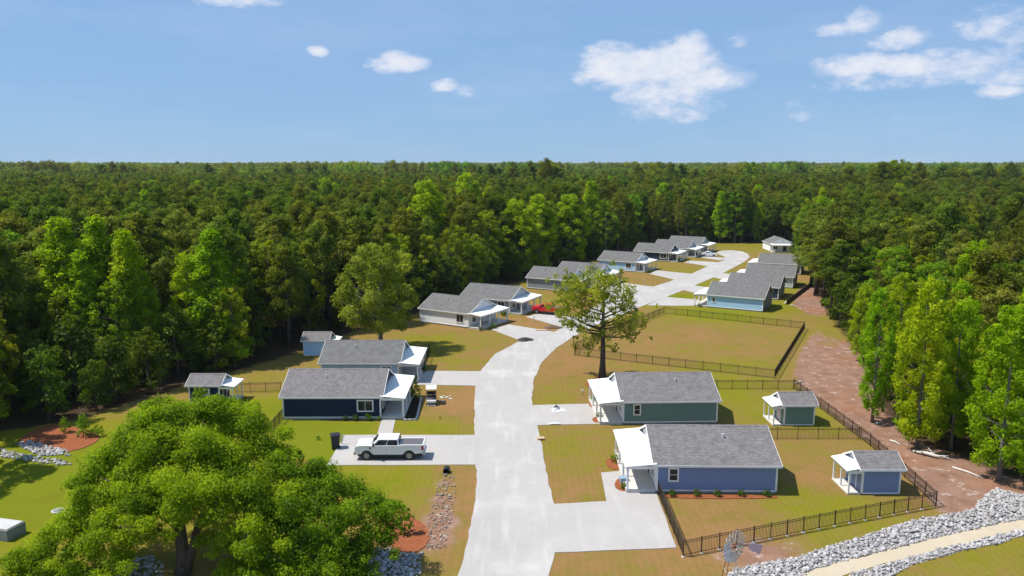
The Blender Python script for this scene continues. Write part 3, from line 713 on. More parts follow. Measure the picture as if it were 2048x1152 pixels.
# ------------------------------------------------------------------ fences
def fence(label, pts, step=1.85, single=False, h=1.2, posts_at=None, name='metal_fence'):
    pts = [Vector((p[0], p[1], 0)) for p in pts]
    R = empty(name, pts[0], 0, label, 'fence', 'black metal fences round the lots')
    o0 = pts[0]; pk = MB(); first = {}
    pm = MB(); pm.box(-.027, .027, -.027, .027, -.02, h + .06); pm.box(-.036, .036, -.036, .036, h + .06, h + .085); pme = pm.mesh('post', M['black_metal'])
    fv, ff = ROCKS_F; fme = fast_mesh('footing', fv * np.array([.42, .34, .22], np.float32), ff, [M['concrete_step']])
    km = MB(); km.box(-.009, .009, -.009, .009, .08, h); kme = km.mesh('picket', M['black_metal'])
    for i in range(len(pts) - 1):
        a, b = pts[i] - o0, pts[i + 1] - o0; L = (b - a).length; an = atan2((b - a).y, (b - a).x); n = max(1, round(L / step))
        for k in range(n + (1 if i == len(pts) - 2 else 0)): link('post', pme, R, a.lerp(b, k / n), (0, 0, an))
        if single:
            for k in range(n): link('footing', fme, R, a.lerp(b, k / n), (0, 0, an + k))
        nv = Vector((-sin(an), cos(an), 0)); dv = (b - a).normalized()
        for z in (h - .02, h - .17, .14):
            r = MB(); p = [a + dv * .034 - nv * .017, b - dv * .034 - nv * .017, b - dv * .034 + nv * .017, a + dv * .034 + nv * .017]
            r.hexa([q + Vector((0, 0, z - .016)) for q in p], [q + Vector((0, 0, z + .016)) for q in p]); r.build('rail', M['black_metal'], R)
        m = int(L / .125)
        for k in range(1, m):
            p = a.lerp(b, k / m)
            if single: link('picket', kme, R, p, (0, 0, an))
            else: pk.box(p.x - .009, p.x + .009, p.y - .009, p.y + .009, .08, h)
    if not single and pk.f:
        o = pk.build('pickets', M['black_metal'], R); o['kind'] = 'stuff'
    return R
fence('black metal fence across the front, from the drive to the blue shed corner', px((1366.5, 1113.5), (1541, 1078), (1700, 1046), (1871, 1013.5)), 1.5, True)
fence('short black metal fence beside the concrete drive of the slate blue cottage', px((1366.0, 1112.5), (1316, 990)), 1.7)
fence('long black metal fence between the lots and the dirt track', [tuple(G(1872, 1012)[:2]), (34.6, 71.5), tuple(G(1588, 777.5)[:2])], 1.9)
fence('black metal fence between the slate blue and green cottages', [(22.2, 73.3), (34.3, 73.3)], 1.9)
fence('black metal fence behind the green cottage', [(21.0, 90.3), (33.9, 90.3)], 1.9)
fence('black metal fence enclosing the large grass field beyond the green cottage', px((1149, 711), (1549, 757), (1609, 658), (1328, 627), (1152, 700), (1149, 710)), 2.3)
fence('black metal fence between the navy shed and the navy cottage', px((470, 786), (562, 784)), 1.9)
fence('short black metal fence at the left corner of the navy cottage', px((541, 868), (567, 838)), 1.7)
fence('black metal fence behind the porch of the pale blue cottage', px((806, 704), (860, 704), (848, 742)), 1.7)
fence('tiny fence beside the cottage behind the tree crown', px((1222, 561), (1242, 559), (1238, 550)), 1.7)

def silt():
    P = px((1573, 609), (1600, 588), (1632, 564)); R = empty('silt_fence', (*P[0], 0), 0, 'low black silt fence with pale edge along the dirt track by the pines', 'fence')
    o0 = Vector((*P[0], 0)); m = MB(); s = MB()
    for i in range(2):
        a = Vector((*P[i], 0)) - o0; b = Vector((*P[i + 1], 0)) - o0; d = (b - a).normalized(); n = Vector((-d.y, d.x, 0)) * .02
        m.hexa([a - n, b - n, b + n, a + n], [p + Vector((0, 0, .85)) for p in (a - n, b - n, b + n, a + n)])
        L = (b - a).length
        for k in range(int(L / 2.4) + 1):
            p = a + d * (k * 2.4 + .05); q = MB(); q.box(p.x - .03, p.x + .03, p.y - .03, p.y + .03, -.02, 1.05); q.build('stake', M['wood'], R)
        s.path([a + Vector((-.35, .1, .14)), a.lerp(b, .5) + Vector((-.35, .1, .17)), b + Vector((-.35, .1, .14))], [.17, .19, .17], 8)
    m.build('cloth', M['silt'], R); s.build('straw_roll', M['straw_roll'], R, smooth=True)
silt()

# ------------------------------------------------------------------ stones
ROCKS = [rock_mesh(i, None) for i in range(8)]
def tri_mesh(name, V, Fc, mats, tone):
    return fast_mesh(name, V, Fc, mats, tone)
def stones(name, polys, n, size, mat, seed, singles=0, zbase=0.0, mound=0.0):
    rng = np.random.default_rng(seed); pts = []
    for poly in polys:
        P = np.array(poly); lo, hi = P.min(0), P.max(0); area = (hi - lo).prod()
        q = rng.uniform(lo, hi, (int(n * area / 40) + 200, 2)); q = q[inside(q, poly)]
        dd = edge_dist(q, poly); pts.append(np.c_[q, dd])
    pts = np.concatenate(pts); pts = pts[rng.permutation(len(pts))]
    sz = size * rng.uniform(.55, 1.35, len(pts)) * (1 + .6 * (rng.random(len(pts)) > .9))
    vis = [i for i in range(len(pts)) if -1060 < (pts[i, 0] * F / (pts[i, 1] * cos(PITCH) + CH * sin(PITCH))) < 1060 and pts[i, 1] > 46.5]
    order = sorted(vis, key=lambda i: -sz[i] / pts[i, 1])
    single = set(order[:singles]); return pts, sz, single, rng
def lay_stones(parent, pts, sz, single, rng, mat, mound, stuff_name):
    meshes = [tri_mesh('stone', v, f, [mat], np.full(len(v), k / 8.)) for k, (v, f) in enumerate(ROCKS)]
    Vs, Fs, Ts = [], [], []; b = 0
    for i in range(len(pts)):
        k = int(rng.integers(8)); z = sz[i] * .12 + mound * min(1, pts[i, 2] / 1.2) + rng.uniform(0, .06); rz = rng.uniform(0, 6.28)
        if i in single:
            link('stone', meshes[k], parent, (pts[i, 0] - parent.location.x, pts[i, 1] - parent.location.y, z), (rng.uniform(-.4, .4), rng.uniform(-.4, .4), rz), (sz[i],) * 3)
        else:
            v, f = ROCKS[k]; c, s_ = cos(rz), sin(rz); w = v @ np.array([[c, s_, 0], [-s_, c, 0], [0, 0, 1]]) * sz[i]
            Vs.append(w + np.array([pts[i, 0] - parent.location.x, pts[i, 1] - parent.location.y, z])); Fs.append(f + b); Ts.append(np.full(12, rng.random())); b += 12
    if Vs:
        o = link(stuff_name, tri_mesh(stuff_name, np.concatenate(Vs), np.concatenate(Fs), [mat], np.concatenate(Ts)), parent); o['kind'] = 'stuff'
BANDS = [px((1440, 1160), (1470, 1140), (1523, 1127), (1580, 1118), (1620, 1106), (1675, 1088), (1720, 1076), (1761, 1061), (1841, 1038), (1915, 1026), (1951, 1018), (1955, 1004), (1990, 978), (2043, 990), (2130, 985),
            (2130, 1016), (2043, 1040), (1960, 1056), (1856, 1080), (1752, 1107), (1678, 1125), (1620, 1143), (1590, 1165)),
         px((1690, 1165), (1701, 1147), (1796, 1122), (1885, 1098), (1974, 1075), (2043, 1060), (2130, 1040), (2130, 1052), (2043, 1072), (2004, 1086), (1915, 1104), (1826, 1130), (1787, 1152), (1770, 1170))]
def rock_band(poly, seed, n, single):
    R = empty('riprap_bed', (*poly[0], 0)); R['kind'] = 'structure'
    b = MB(); q = wobble(poly, .8, .12, seed); b.add([(p[0] - poly[0][0], p[1] - poly[0][1], .012) for p in q], [tuple(range(len(q)))]); b.build('gravel_base', M['gravel'], R)
    pts, sz, sg, rng = stones('x', [poly], n, .205, M['rock'], seed, single)
    lay_stones(R, pts, sz, sg, rng, M['rock'], .10, 'small_stones')
rock_band(BANDS[0], 11, 1700, 200)
rock_band(BANDS[1], 12, 1700, 90)
for poly, sd, n, size, mat, nm, sg_ in [
        (px((880, 945), (908, 948), (912, 990), (904, 1040), (892, 1098), (850, 1098), (856, 1040), (868, 985)), 21, 230, .13, 'ditch_stone', 'stone_ditch', 60),
        (px((730, 1180), (735, 1105), (770, 1092), (800, 1108), (845, 1106), (842, 1130), (838, 1180)), 22, 800, .24, 'rock', 'riprap_bed', 60),
        (px((210, 1180), (215, 1130), (300, 1112), (330, 1135), (320, 1180)), 25, 260, .24, 'rock', 'riprap_bed', 10),
        (px((30, 888), (60, 884), (130, 900), (140, 912), (80, 912)), 23, 600, .28, 'rock', 'stone_edging', 30),
        (px((-60, 898), (0, 898), (60, 912), (140, 925), (140, 932), (50, 922), (-60, 908)), 24, 600, .24, 'rock', 'stone_edging', 30)]:
    R = empty(nm, (*poly[0], 0)); R['kind'] = 'structure'
    pts, sz, sg, rng = stones('x', [poly], n, size, M[mat], sd, sg_); lay_stones(R, pts, sz, sg, rng, M[mat], .03, 'small_stones')

# ------------------------------------------------------------------ vehicles
def wheel(parent, x, y, r, w, rim='rim'):
    s = 1 if y > 0 else -1
    t = MB(); n = 24
    prof = [(r * .62, -w / 2), (r * .94, -w / 2), (r, -w * .36), (r, w * .36), (r * .94, w / 2), (r * .62, w / 2)]
    vs = [(x + q * cos(2 * pi * k / n), y + e, r + q * sin(2 * pi * k / n)) for k in range(n) for q, e in prof]
    fs = [(k * 6 + j, k * 6 + j + 1, ((k + 1) % n) * 6 + j + 1, ((k + 1) % n) * 6 + j) for k in range(n) for j in range(5)]
    t.add(vs, fs); ty = t.build('wheel', M['rubber'], parent, smooth=True)
    m = MB(); m.tube((x, y - s * w * .3, r), (x, y + s * w * .36, r), r * .63, n=20)
    m.tube((x, y + s * w * .36, r), (x, y + s * w * .48, r), r * .2, r * .16, n=10)
    for k in range(6):
        a = k * pi / 3; c, d = cos(a), sin(a)
        m.hexa([(x + c * r * .15 - d * .03, y + s * w * .36, r + d * r * .15 + c * .03), (x + c * r * .15 + d * .03, y + s * w * .36, r + d * r * .15 - c * .03), (x + c * r * .6 + d * .03, y + s * w * .36, r + d * r * .6 - c * .03), (x + c * r * .6 - d * .03, y + s * w * .36, r + d * r * .6 + c * .03)],
               [(x + c * r * .15 - d * .03, y + s * w * .44, r + d * r * .15 + c * .03), (x + c * r * .15 + d * .03, y + s * w * .44, r + d * r * .15 - c * .03), (x + c * r * .6 + d * .03, y + s * w * .42, r + d * r * .6 - c * .03), (x + c * r * .6 - d * .03, y + s * w * .42, r + d * r * .6 + c * .03)])
    m.build('rim', M[rim], ty)
def arch(cx, r, z, zc, n=9):
    "arch points from front to rear along the sill"
    a0 = math.asin(max(-1, min(1, (z - zc) / r)))
    return [(cx + r * cos(a0 + (pi - 2 * a0) * k / n), zc + r * sin(a0 + (pi - 2 * a0) * k / n)) for k in range(n + 1)]
def cab(parent, xb0, xt0, xt1, xb1, z0, z1, wb, wt, paint, doors):
    "greenhouse (rear bottom, rear top, front top, front bottom) with glass panels"
    m = MB(); B = [(xb0, -wb, z0), (xb1, -wb, z0), (xb1, wb, z0), (xb0, wb, z0)]; T = [(xt0, -wt, z1), (xt1, -wt, z1), (xt1, wt, z1), (xt0, wt, z1)]
    m.hexa(B, T); m.build('cab', paint, parent, bevel=.09)
    def P(fx, fz, sy):   # point on the side plane
        xb = xb0 + (xb1 - xb0) * fx; xt = xt0 + (xt1 - xt0) * fx; w = wb + (wt - wb) * fz
        return Vector((xb + (xt - xb) * fz, sy * (w + .006), z0 + (z1 - z0) * fz))
    for sy in (-1, 1):
        for (a, b) in doors:
            g = MB(); q = [P(a, .10, sy), P(b, .10, sy), P(b, .84, sy), P(a, .84, sy)]; off = Vector((0, sy * .012, 0))
            g.hexa([p - off for p in q], [p + off for p in q]); g.build('side_window', M['glass'], parent)
    for (xb, xt, s, nm) in ((xb1, xt1, 1, 'windshield'), (xb0, xt0, -1, 'rear_window')):
        g = MB(); off = Vector((s * .014, 0, .006))
        def Q(f, sy): return Vector((xb + (xt - xb) * f + s * .006, sy * (wb + (wt - wb) * f - .09), z0 + (z1 - z0) * f))
        q = [Q(.08, -1), Q(.08, 1), Q(.88, 1), Q(.88, -1)]; g.hexa([p - off for p in q], [p + off for p in q]); g.build(nm, M['glass'], parent)
def pickup(name, label, loc, rz, paint):
    R = empty(name, loc, rz, label, 'pickup truck')
    ax, bx_, wr = 2.05, -1.85, .43
    sill = .55
    prof = [(-3.10, .68), (-3.16, .95), (-3.14, 1.43), (-.98, 1.43), (-.96, 1.40), (1.70, 1.40), (1.9, 1.44), (2.85, 1.40), (3.06, 1.32), (3.12, 1.10), (3.12, .72), (3.0, .60)]
    prof += arch(ax, .53, .60, wr) + [(ax - .7, sill)] + [(bx_ + .72, sill)] + arch(bx_, .53, .62, wr)
    b = MB(); b.prism(prof, -.985, .985, 'y'); b.build('body', paint, R, bevel=.085)
    MB().box(-2.95, 2.9, -.80, .80, .35, .58).build('chassis', M['dark'], R)
    cab(R, -.94, -.84, 1.02, 1.72, 1.39, 2.0, .94, .80, paint, [(.06, .44), (.48, .88)])
    MB().box(-3.04, -1.06, -.84, .84, 1.425, 1.458).build('bed_cover', M['grey_cover'], R)
    for sy in (-1, 1):
        MB().box(-3.10, -1.0, *sorted((sy * .86, sy * .985)), 1.42, 1.475).build('bed_rail', paint, R, bevel=.015)
        MB().box(-1.25, 1.45, *sorted((sy * .93, sy * 1.06)), .42, .50).build('running_board', M['dark'], R)
        MB().box(-.98, -.90, *sorted((sy * .93, sy * .945)), .5, .6).build('mud_flap', M['dark'], R)
        m = MB(); m.box(1.32, 1.44, *sorted((sy * 1.02, sy * 1.24)), 1.38, 1.68); m.box(1.35, 1.40, *sorted((sy * .92, sy * 1.02)), 1.42, 1.48); m.build('wing_mirror', M['dark'], R)
        MB().box(-3.185, -2.98, *sorted((sy * .80, sy * .997)), .98, 1.36).build('tail_light', M['red_lens'], R)
        MB().box(2.94, 3.125, *sorted((sy * .68, sy * .975)), .98, 1.22).build('headlight', M['clear_lens'], R)
        for dx in (-.45, .62): MB().box(dx, dx + .20, *sorted((sy * .98, sy * 1.002)), 1.20, 1.235).build('door_handle', M['chrome'], R)
        MB().box(1.66, 1.78, *sorted((sy * .98, sy * .998)), 1.05, 1.28).build('fender_vent', M['dark'], R)
        for dx in (-.86, .22, 1.48): MB().box(dx, dx + .012, *sorted((sy * .975, sy * .9865)), .66, 1.38).build('door_gap', M['dark'], R)
    MB().box(3.08, 3.15, -.66, .66, .86, 1.24).build('grille', M['chrome'], R)
    MB().box(3.0, 3.26, -.99, .99, .50, .74).build('front_bumper', M['chrome'], R, bevel=.04)
    MB().box(-3.30, -3.10, -.96, .96, .52, .70).build('rear_bumper', M['chrome'], R, bevel=.03)
    MB().box(-3.19, -3.155, -.74, .74, .78, 1.40).build('tailgate', paint, R, bevel=.01)
    for x in (ax, bx_):
        for y in (-.86, .86): wheel(R, x, y, wr, .30)
    return R
pc = (G(714, 922) + G(842, 921)) / 2 + Vector((0, .95, .046))
pickup('pickup_truck', 'white crew cab pickup parked on the drive by the navy cottage', pc, pi + radians(.5), M['car_white'])
pickup('pickup_truck', 'red pickup parked beside the grey cottage, half behind the tree', G(1097, 628) + Vector((0, 0, .05)), radians(156), M['car_red']).scale = (.94, .94, .94)
def sedan(name, label, loc, rz, paint):
    R = empty(name, loc, rz, label, 'car'); ax, bx_, wr = 1.35, -1.35, .32
    prof = [(-2.2, .45), (-2.25, .75), (-2.15, .95), (-1.45, 1.0), (.95, .98), (1.9, .84), (2.2, .66), (2.22, .36)] + arch(ax, .40, .32, wr) + [(ax - .6, .26), (bx_ + .6, .26)] + arch(bx_, .40, .34, wr)
    MB().prism(prof, -.88, .88, 'y').build('body', paint, R, bevel=.06)
    cab(R, -1.6, -.95, .2, .95, .97, 1.42, .80, .62, paint, [(.12, .48), (.52, .86)])
    for x in (ax, bx_):
        for y in (-.78, .78): wheel(R, x, y, wr, .22)
    for sy in (-1, 1):
        MB().box(2.0, 2.215, *sorted((sy * .55, sy * .84)), .56, .70).build('headlight', M['clear_lens'], R)
        MB().box(-2.25, -2.1, *sorted((sy * .5, sy * .84)), .68, .84).build('tail_light', M['red_lens'], R)
        MB().box(.75, .9, *sorted((sy * .88, sy * 1.02)), .96, 1.08).build('wing_mirror', paint, R)
sedan('parked_car', 'small white car parked near the turning circle', G(1418, 513) + Vector((0, 0, .05)), radians(-12), M['car_white'])

def golf_cart():
    R = empty('golf_cart', G(863, 806), radians(-84), 'grey golf cart with white roof parked on the grass by the navy cottage', 'golf cart')
    MB().prism([(-1.15, .3), (-1.15, .62), (-.2, .62), (-.1, .34), (.5, .34), (.62, .72), (.95, .66), (1.1, .5), (1.1, .3)], -.56, .56, 'y').build('body', M['grey_panel'], R, bevel=.05)
    MB().box(.92, 1.16, -.52, .52, .34, .62).build('front_panel', M['white'], R, bevel=.04)
    MB().box(-.75, -.2, -.5, .5, .62, .78).build('seat', M['dark'], R, bevel=.04); MB().box(-.86, -.74, -.5, .5, .78, 1.18).build('backrest', M['dark'], R, bevel=.03)
    MB().box(-.95, .72, -.60, .60, 1.80, 1.86).build('roof', M['white'], R, bevel=.03)
    for x in (-.88, .62):
        for y in (-.54, .54): MB().tube((x, y, .6), (x, y, 1.80), .022).build('roof_post', M['black_metal'], R)
    MB().tube((.45, .22, .7), (.25, .22, 1.05), .025).build('steering_column', M['black_metal'], R)
    for x in (.72, -.72):
        for y in (-.5, .5): wheel(R, x, y, .22, .16)
golf_cart()

# ------------------------------------------------------------------ windmill
def windmill():
    c = G(1466, 1092, 3.3); R = empty('windmill', (c.x, c.y + .25, 0), 0, 'galvanised garden windmill with fan wheel and pink tail vane', 'windmill')
    H0 = 3.3
    for sx in (-1, 1):
        for sy in (-1, 1): MB().path([(sx * .55, sy * .55, -.02), (sx * .08, sy * .08, H0 - .1)], [.03, .025], 6).build('leg', M['rust'] if sx < 0 else M['galv'], R)
    for z in (.7, 1.5, 2.3):
        k = .55 - .47 * z / H0
        for (a, b) in (((-k, -k), (k, -k)), ((k, -k), (k, k)), ((k, k), (-k, k)), ((-k, k), (-k, -k))): MB().tube((*a, z), (*b, z), .015, n=6).build('brace', M['galv'], R)
    yaw = radians(36)     # wheel axis turned to the right of the camera
    ax = Vector((sin(yaw), -cos(yaw), 0)); rt = Vector((cos(yaw), sin(yaw), 0)); up = Vector((0, 0, 1)); ctr = Vector((0, -.25, H0))
    MB().tube(ctr - ax * -.10, ctr - ax * .45, .06, n=10).build('gearbox', M['rust'], R)
    MB().tube(ctr + ax * .10, ctr + ax * .20, .13, .09, n=14).build('hub', M['rust'], R)
    n = 18
    for k in range(n):
        a = 2 * pi * k / n; e = rt * cos(a) + up * sin(a); t = -rt * sin(a) + up * cos(a)
        q = (t * cos(.28) + ax * sin(.28)); qn = q.cross(e)
        b = MB(); p0 = ctr + ax * .1 + e * .34; p1 = ctr + ax * .1 + e * 1.05
        f = [p0 - q * .045, p1 - q * .125, p1 + q * .125, p0 + q * .045]
        b.hexa([p - qn * .006 for p in f], [p + qn * .006 for p in f]); b.build('blade', M['galv'], R)
    for r in (.36, .80):
        b = MB(); m = 36
        for k in range(m):
            a0, a1 = 2 * pi * k / m, 2 * pi * (k + 1) / m
            b.tube(ctr + ax * .1 + (rt * cos(a0) + up * sin(a0)) * r, ctr + ax * .1 + (rt * cos(a1) + up * sin(a1)) * r, .012, n=5, caps=False)
        b.build('rim_ring', M['galv'], R)
    for k in range(6):
        a = 2 * pi * k / 6; e = rt * cos(a) + up * sin(a); MB().tube(ctr + ax * .12 + e * .08, ctr + ax * .1 + e * .80, .012, n=5).build('spoke', M['rust'], R)
    tl = Vector((.96, .28, 0))
    MB().tube(ctr - ax * .40, ctr + tl * 1.15 - up * .14, .02, n=6).build('tail_arm', M['rust'], R)
    v = MB(); o = ctr + tl * 1.05 - up * .12; q = [o, o + tl * .25 + up * .14, o + tl * 1.1 - up * .12, o + tl * .95 - up * .75, o + tl * .2 - up * .35]
    nn = tl.cross(up) * .008; m_ = len(q)
    v.add([p - nn for p in q] + [p + nn for p in q], [tuple(range(m_)), tuple(range(2 * m_ - 1, m_ - 1, -1))] + [(i, m_ + i, m_ + (i + 1) % m_, (i + 1) % m_) for i in range(m_)])
    v.build('tail_vane', M['vane'], R)
windmill()

# ------------------------------------------------------------------ small things
def trash_bin():
    R = empty('trash_bin', G(671, 896) + Vector((0, 0, .046)), radians(200), 'tall black wheeled trash bin at the end of the concrete drive', 'trash bin'); R.scale = (1.25, 1.25, 1.15)
    MB().hexa([(-.26, -.28, .06), (.26, -.28, .06), (.26, .28, .06), (-.26, .28, .06)], [(-.33, -.37, 1.12), (.33, -.37, 1.12), (.33, .37, 1.12), (-.33, .37, 1.12)]).build('body', M['dark'], R, bevel=.03)
    MB().prism([(-.40, 1.121), (.40, 1.121), (.36, 1.18), (.12, 1.25), (-.3, 1.20)], -.36, .36, 'x').build('lid', M['dark'], R, bevel=.02)
    MB().tube((-.30, .40, 1.05), (.30, .40, 1.05), .022).build('handle', M['dark'], R)
    for s in (-1, 1): MB().tube((s * .25, .30, .14), (s * .31, .30, .14), .14, n=14).build('wheel', M['rubber'], R)
trash_bin()
def util_post():
    R = empty('utility_post', G(684, 889) + Vector((0, 0, .046)), 0, 'small white utility post with two arms beside the black bin', 'post')
    MB().box(-.05, .05, -.05, .05, 0, .9).build('post', M['white'], R); MB().box(-.05, .26, -.04, .04, .84, .9).build('arm', M['white'], R); MB().box(-.05, .22, -.04, .04, .4, .46).build('arm', M['white'], R)
util_post()
def pile(name, label, u, v, rx, ry, h, mat, seed):
    rng = random.Random(seed); m = MB(); n, k = 18, 6; c = G(u, v); vs = []
    for j in range(k):
        f = j / k
        for i in range(n):
            a = 2 * pi * i / n; q = 1 - f; w = 1 + .22 * sin(a * 3 + seed) + rng.uniform(-.09, .09)
            vs.append((rx * q * w * cos(a), ry * q * w * sin(a), h * (1 - q * q) * rng.uniform(.8, 1.1) - (.02 if j == 0 else 0)))
    vs.append((0, 0, h)); fs = [(j * n + i, j * n + (i + 1) % n, (j + 1) * n + (i + 1) % n, (j + 1) * n + i) for j in range(k - 1) for i in range(n)] + [((k - 1) * n + i, (k - 1) * n + (i + 1) % n, k * n) for i in range(n)]
    m.add(vs, fs); o = m.build(name, M[mat], smooth=True, loc=c + Vector((0, 0, .035))); tag(o, label, 'pile')
pile('soil_pile', 'dark soil pile on the edge of the road at the bend', 1050, 681, 1.25, .95, .45, 'asphalt_pile', 1)
pile('soil_pile', 'brown soil pile beside the lawn near the red pickup', 1104, 656, 1.6, 1.0, .4, 'brown_pile', 2)
def tarp():
    c = G(1116, 822); R = empty('tent_canopy', c + Vector((0, 0, .046)), radians(20), 'collapsed white canopy with black peak lying on the green cottage drive', 'canopy')
    m = MB(); m.add([(-.75, -.45, .02), (.8, -.4, .02), (.85, .35, .05), (-.6, .5, .03), (-.1, .1, .55), (.35, .0, .28)], [(0, 1, 5), (0, 5, 4), (1, 2, 5), (2, 3, 4), (2, 4, 5), (3, 0, 4), (0, 3, 2, 1)]); m.build('cover', M['tarp'], R)
    b = MB(); b.add([(-.55, .12, .30), (-.1, -.12, .62), (.30, .16, .34), (-.1, .34, .58)], [(0, 1, 3), (1, 2, 3), (0, 3, 2, 1)]); b.build('peak', M['silt'], R)
tarp()
def board(name, label, cat, u, v, a, b, h, rz, mat, z=.046):
    R = empty(name, G(u, v) + Vector((0, 0, z)), radians(rz), label, cat); n = 4
    for k in range(n): MB().box(-a, a, -b + 2 * b * k / n + .01, -b + 2 * b * (k + 1) / n - .01, h * .6, h).build('plank', M[mat], R)
    for x in (-a * .8, a * .8): MB().box(x - .05, x + .05, -b, b, 0, h * .6 - .002).build('bearer', M[mat], R)
board('pallet', 'pale wooden pallet on the right edge of the road', 'pallet', 1081, 879, .38, .30, .16, 8, 'wood')
board('pallet', 'pinkish pallet lying at the mouth of the white cottage drive', 'pallet', 1082, 661, .9, .35, .12, -10, 'wood')
board('pallet', 'white boards lying at the edge of the green cottage drive', 'boards', 1109, 849, .6, .18, .10, 6, 'white')
board('pallet', 'white slab on the grass in front of the golf cart', 'slab', 863, 811, .45, .30, .08, 2, 'white', .02)
def tub():
    R = empty('storage_tub', G(1247, 966) + Vector((0, 0, .05)), radians(8), 'blue-grey storage tub beside the slate blue cottage porch', 'tub')
    MB().hexa([(-.28, -.22, 0), (.28, -.22, 0), (.28, .22, 0), (-.28, .22, 0)], [(-.34, -.28, .46), (.34, -.28, .46), (.34, .28, .46), (-.34, .28, .46)]).build('body', M['blue_tub'], R, bevel=.02)
    MB().box(-.37, .37, -.31, .31, .462, .50).build('lid', M['blue_tub'], R, bevel=.01)
tub()
def tank():
    R = empty('concrete_tank', G(8, 1072), radians(-14), 'grey concrete tank with pale lid at the left edge of the lawn', 'tank')
    MB().box(-1.6, 1.1, -.7, .9, -.02, .85).build('body', M['box_grey'], R, bevel=.04); MB().box(-1.5, 1.0, -.6, .8, .852, .92).build('lid', M['concrete_step'], R, bevel=.02)
tank()
def cover():
    c = G(116, 1023); R = empty('manhole_cover', c, 0, 'round grey access cover in the left lawn', 'manhole cover')
    MB().tube((0, 0, -.01), (0, 0, .10), .48, n=28).build('ring', M['concrete_step'], R); MB().tube((0, 0, .10), (0, 0, .125), .34, n=28).build('lid', M['box_grey'], R)
cover()
def culvert():
    c = G(893, 946); R = empty('culvert_pipe', c, 0, 'dark culvert pipe opening at the head of the stone ditch', 'pipe')
    m = MB(); n = 18
    ro, ri = .30, .25
    vs = [(r * cos(2 * pi * k / n), y, .2 + r * sin(2 * pi * k / n)) for k in range(n) for (r, y) in ((ro, -.2), (ro, .5), (ri, .5), (ri, -.2))]
    m.add(vs, [(k * 4 + j, k * 4 + (j + 1) % 4, ((k + 1) % n) * 4 + (j + 1) % 4, ((k + 1) % n) * 4 + j) for k in range(n) for j in range(4)])
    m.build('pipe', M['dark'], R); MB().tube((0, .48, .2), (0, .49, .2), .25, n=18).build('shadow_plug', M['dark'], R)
culvert()
def marker(label, u, v, h, mat, head=None):
    R = empty('marker_post', G(u, v), 0, label, 'post')
    MB().box(-.05, .05, -.05, .05, -.02, h).build('post', M[mat], R)
    MB().box(-.14, .14, -.06, .06, h + .001, h + .18).build('head', M[head or mat], R, bevel=.02)
marker('thin post with small box between the road and the field fence', 1147, 694, 1.5, 'rust', 'grey_panel')
marker('short white post on the grass beside the green cottage drive', 1165, 790, .45, 'wood', 'white')
marker('little white post on the lawn by the light blue cottage', 1288, 566, .6, 'white')
marker('thin pale post on the lawn of the grey cottage', 1068, 645, .9, 'driftwood')
def fallen():
    c = G(1826, 905); R = empty('fallen_tree', c, 0, 'bleached white fallen tree lying on the dirt track', 'log')
    rng = random.Random(4); e = G(1905, 921) - c
    MB().path([(0, 0, .15), e * .3 + Vector((0, -.25, .28)), e * .5 + Vector((0, -.5, .25)), e * .75 + Vector((0, -.1, .2)), e + Vector((0, 0, .12))], [.10, .16, .15, .08, .03], 8).build('trunk', M['driftwood'], R, smooth=True)
    for (t, d) in ((.3, (.5, -.35, .25)), (.5, (-.4, .3, .5)), (.42, (.7, .45, .1)), (.6, (.5, -.5, .2)), (.2, (-.3, -.3, .3))):
        b = e * t + Vector((0, -.3, .25)); MB().path([b, b + Vector(d) * .6, b + Vector(d) * 1.2], [.07, .05, .015], 6).build('branch', M['driftwood'], R, smooth=True)
fallen()
for (lab, u0, v0, u1, v1) in (('thin pale pole lying below the fallen tree', 1905, 936, 1965, 957), ('pale log lying on the upper dirt track', 1588, 768, 1608, 764), ('pale board lying at the foot of the grey trunk pair', 1752, 848, 1768, 847),
                              ('short pale stick lying on the track above the blue shed', 1780, 882, 1800, 890), ('pale stick by the end of the silt fence', 1580, 611, 1590, 612)):
    a = G(u0, v0); b = G(u1, v1) - a; R = MB().path([(0, 0, .08), b * .5 + Vector((.05, .1, .10)), b + Vector((0, 0, .07))], [.09, .08, .05], 7).build('pole', M['driftwood'], smooth=True, loc=a); tag(R, lab, 'log')

def edging():
    P = [Vector((*p, 0)) for p in px((843, 796), (838, 818), (833, 840), (806, 841))]; R = empty('garden_edging', P[0], 0, 'pale stone edging round the dark bed beside the navy porch', 'edging'); rng = random.Random(6)
    m = [MB().box(-.20, .20, -.10, .10, -.02, .16).mesh('block', M['concrete_step']) for k in range(1)][0]
    for i in range(3):
        a, b = P[i] - P[0], P[i + 1] - P[0]; n = int((b - a).length / .43); an = atan2((b - a).y, (b - a).x)
        for k in range(n): link('block', m, R, a.lerp(b, (k + .5) / n), (0, 0, an + rng.uniform(-.06, .06)))
edging()
def scraps():
    rng = random.Random(3); m = MB(); c = G(893, 797)
    for k in range(14):
        x, y, z, a = rng.uniform(-.8, .8), rng.uniform(-1.0, 1.0), .01, rng.uniform(.06, .2); m.hexa([(x - a, y - a * .6, 0), (x + a, y - a * .7, 0), (x + a * .8, y + a * .6, 0), (x - a * .7, y + a * .7, 0)], [(x - a, y - a * .6, .05), (x + a, y - a * .7, .07), (x + a * .8, y + a * .6, .04), (x - a * .7, y + a * .7, .06)])
    o = m.build('scraps', M['tarp'], loc=c); o['kind'] = 'stuff'
scraps()

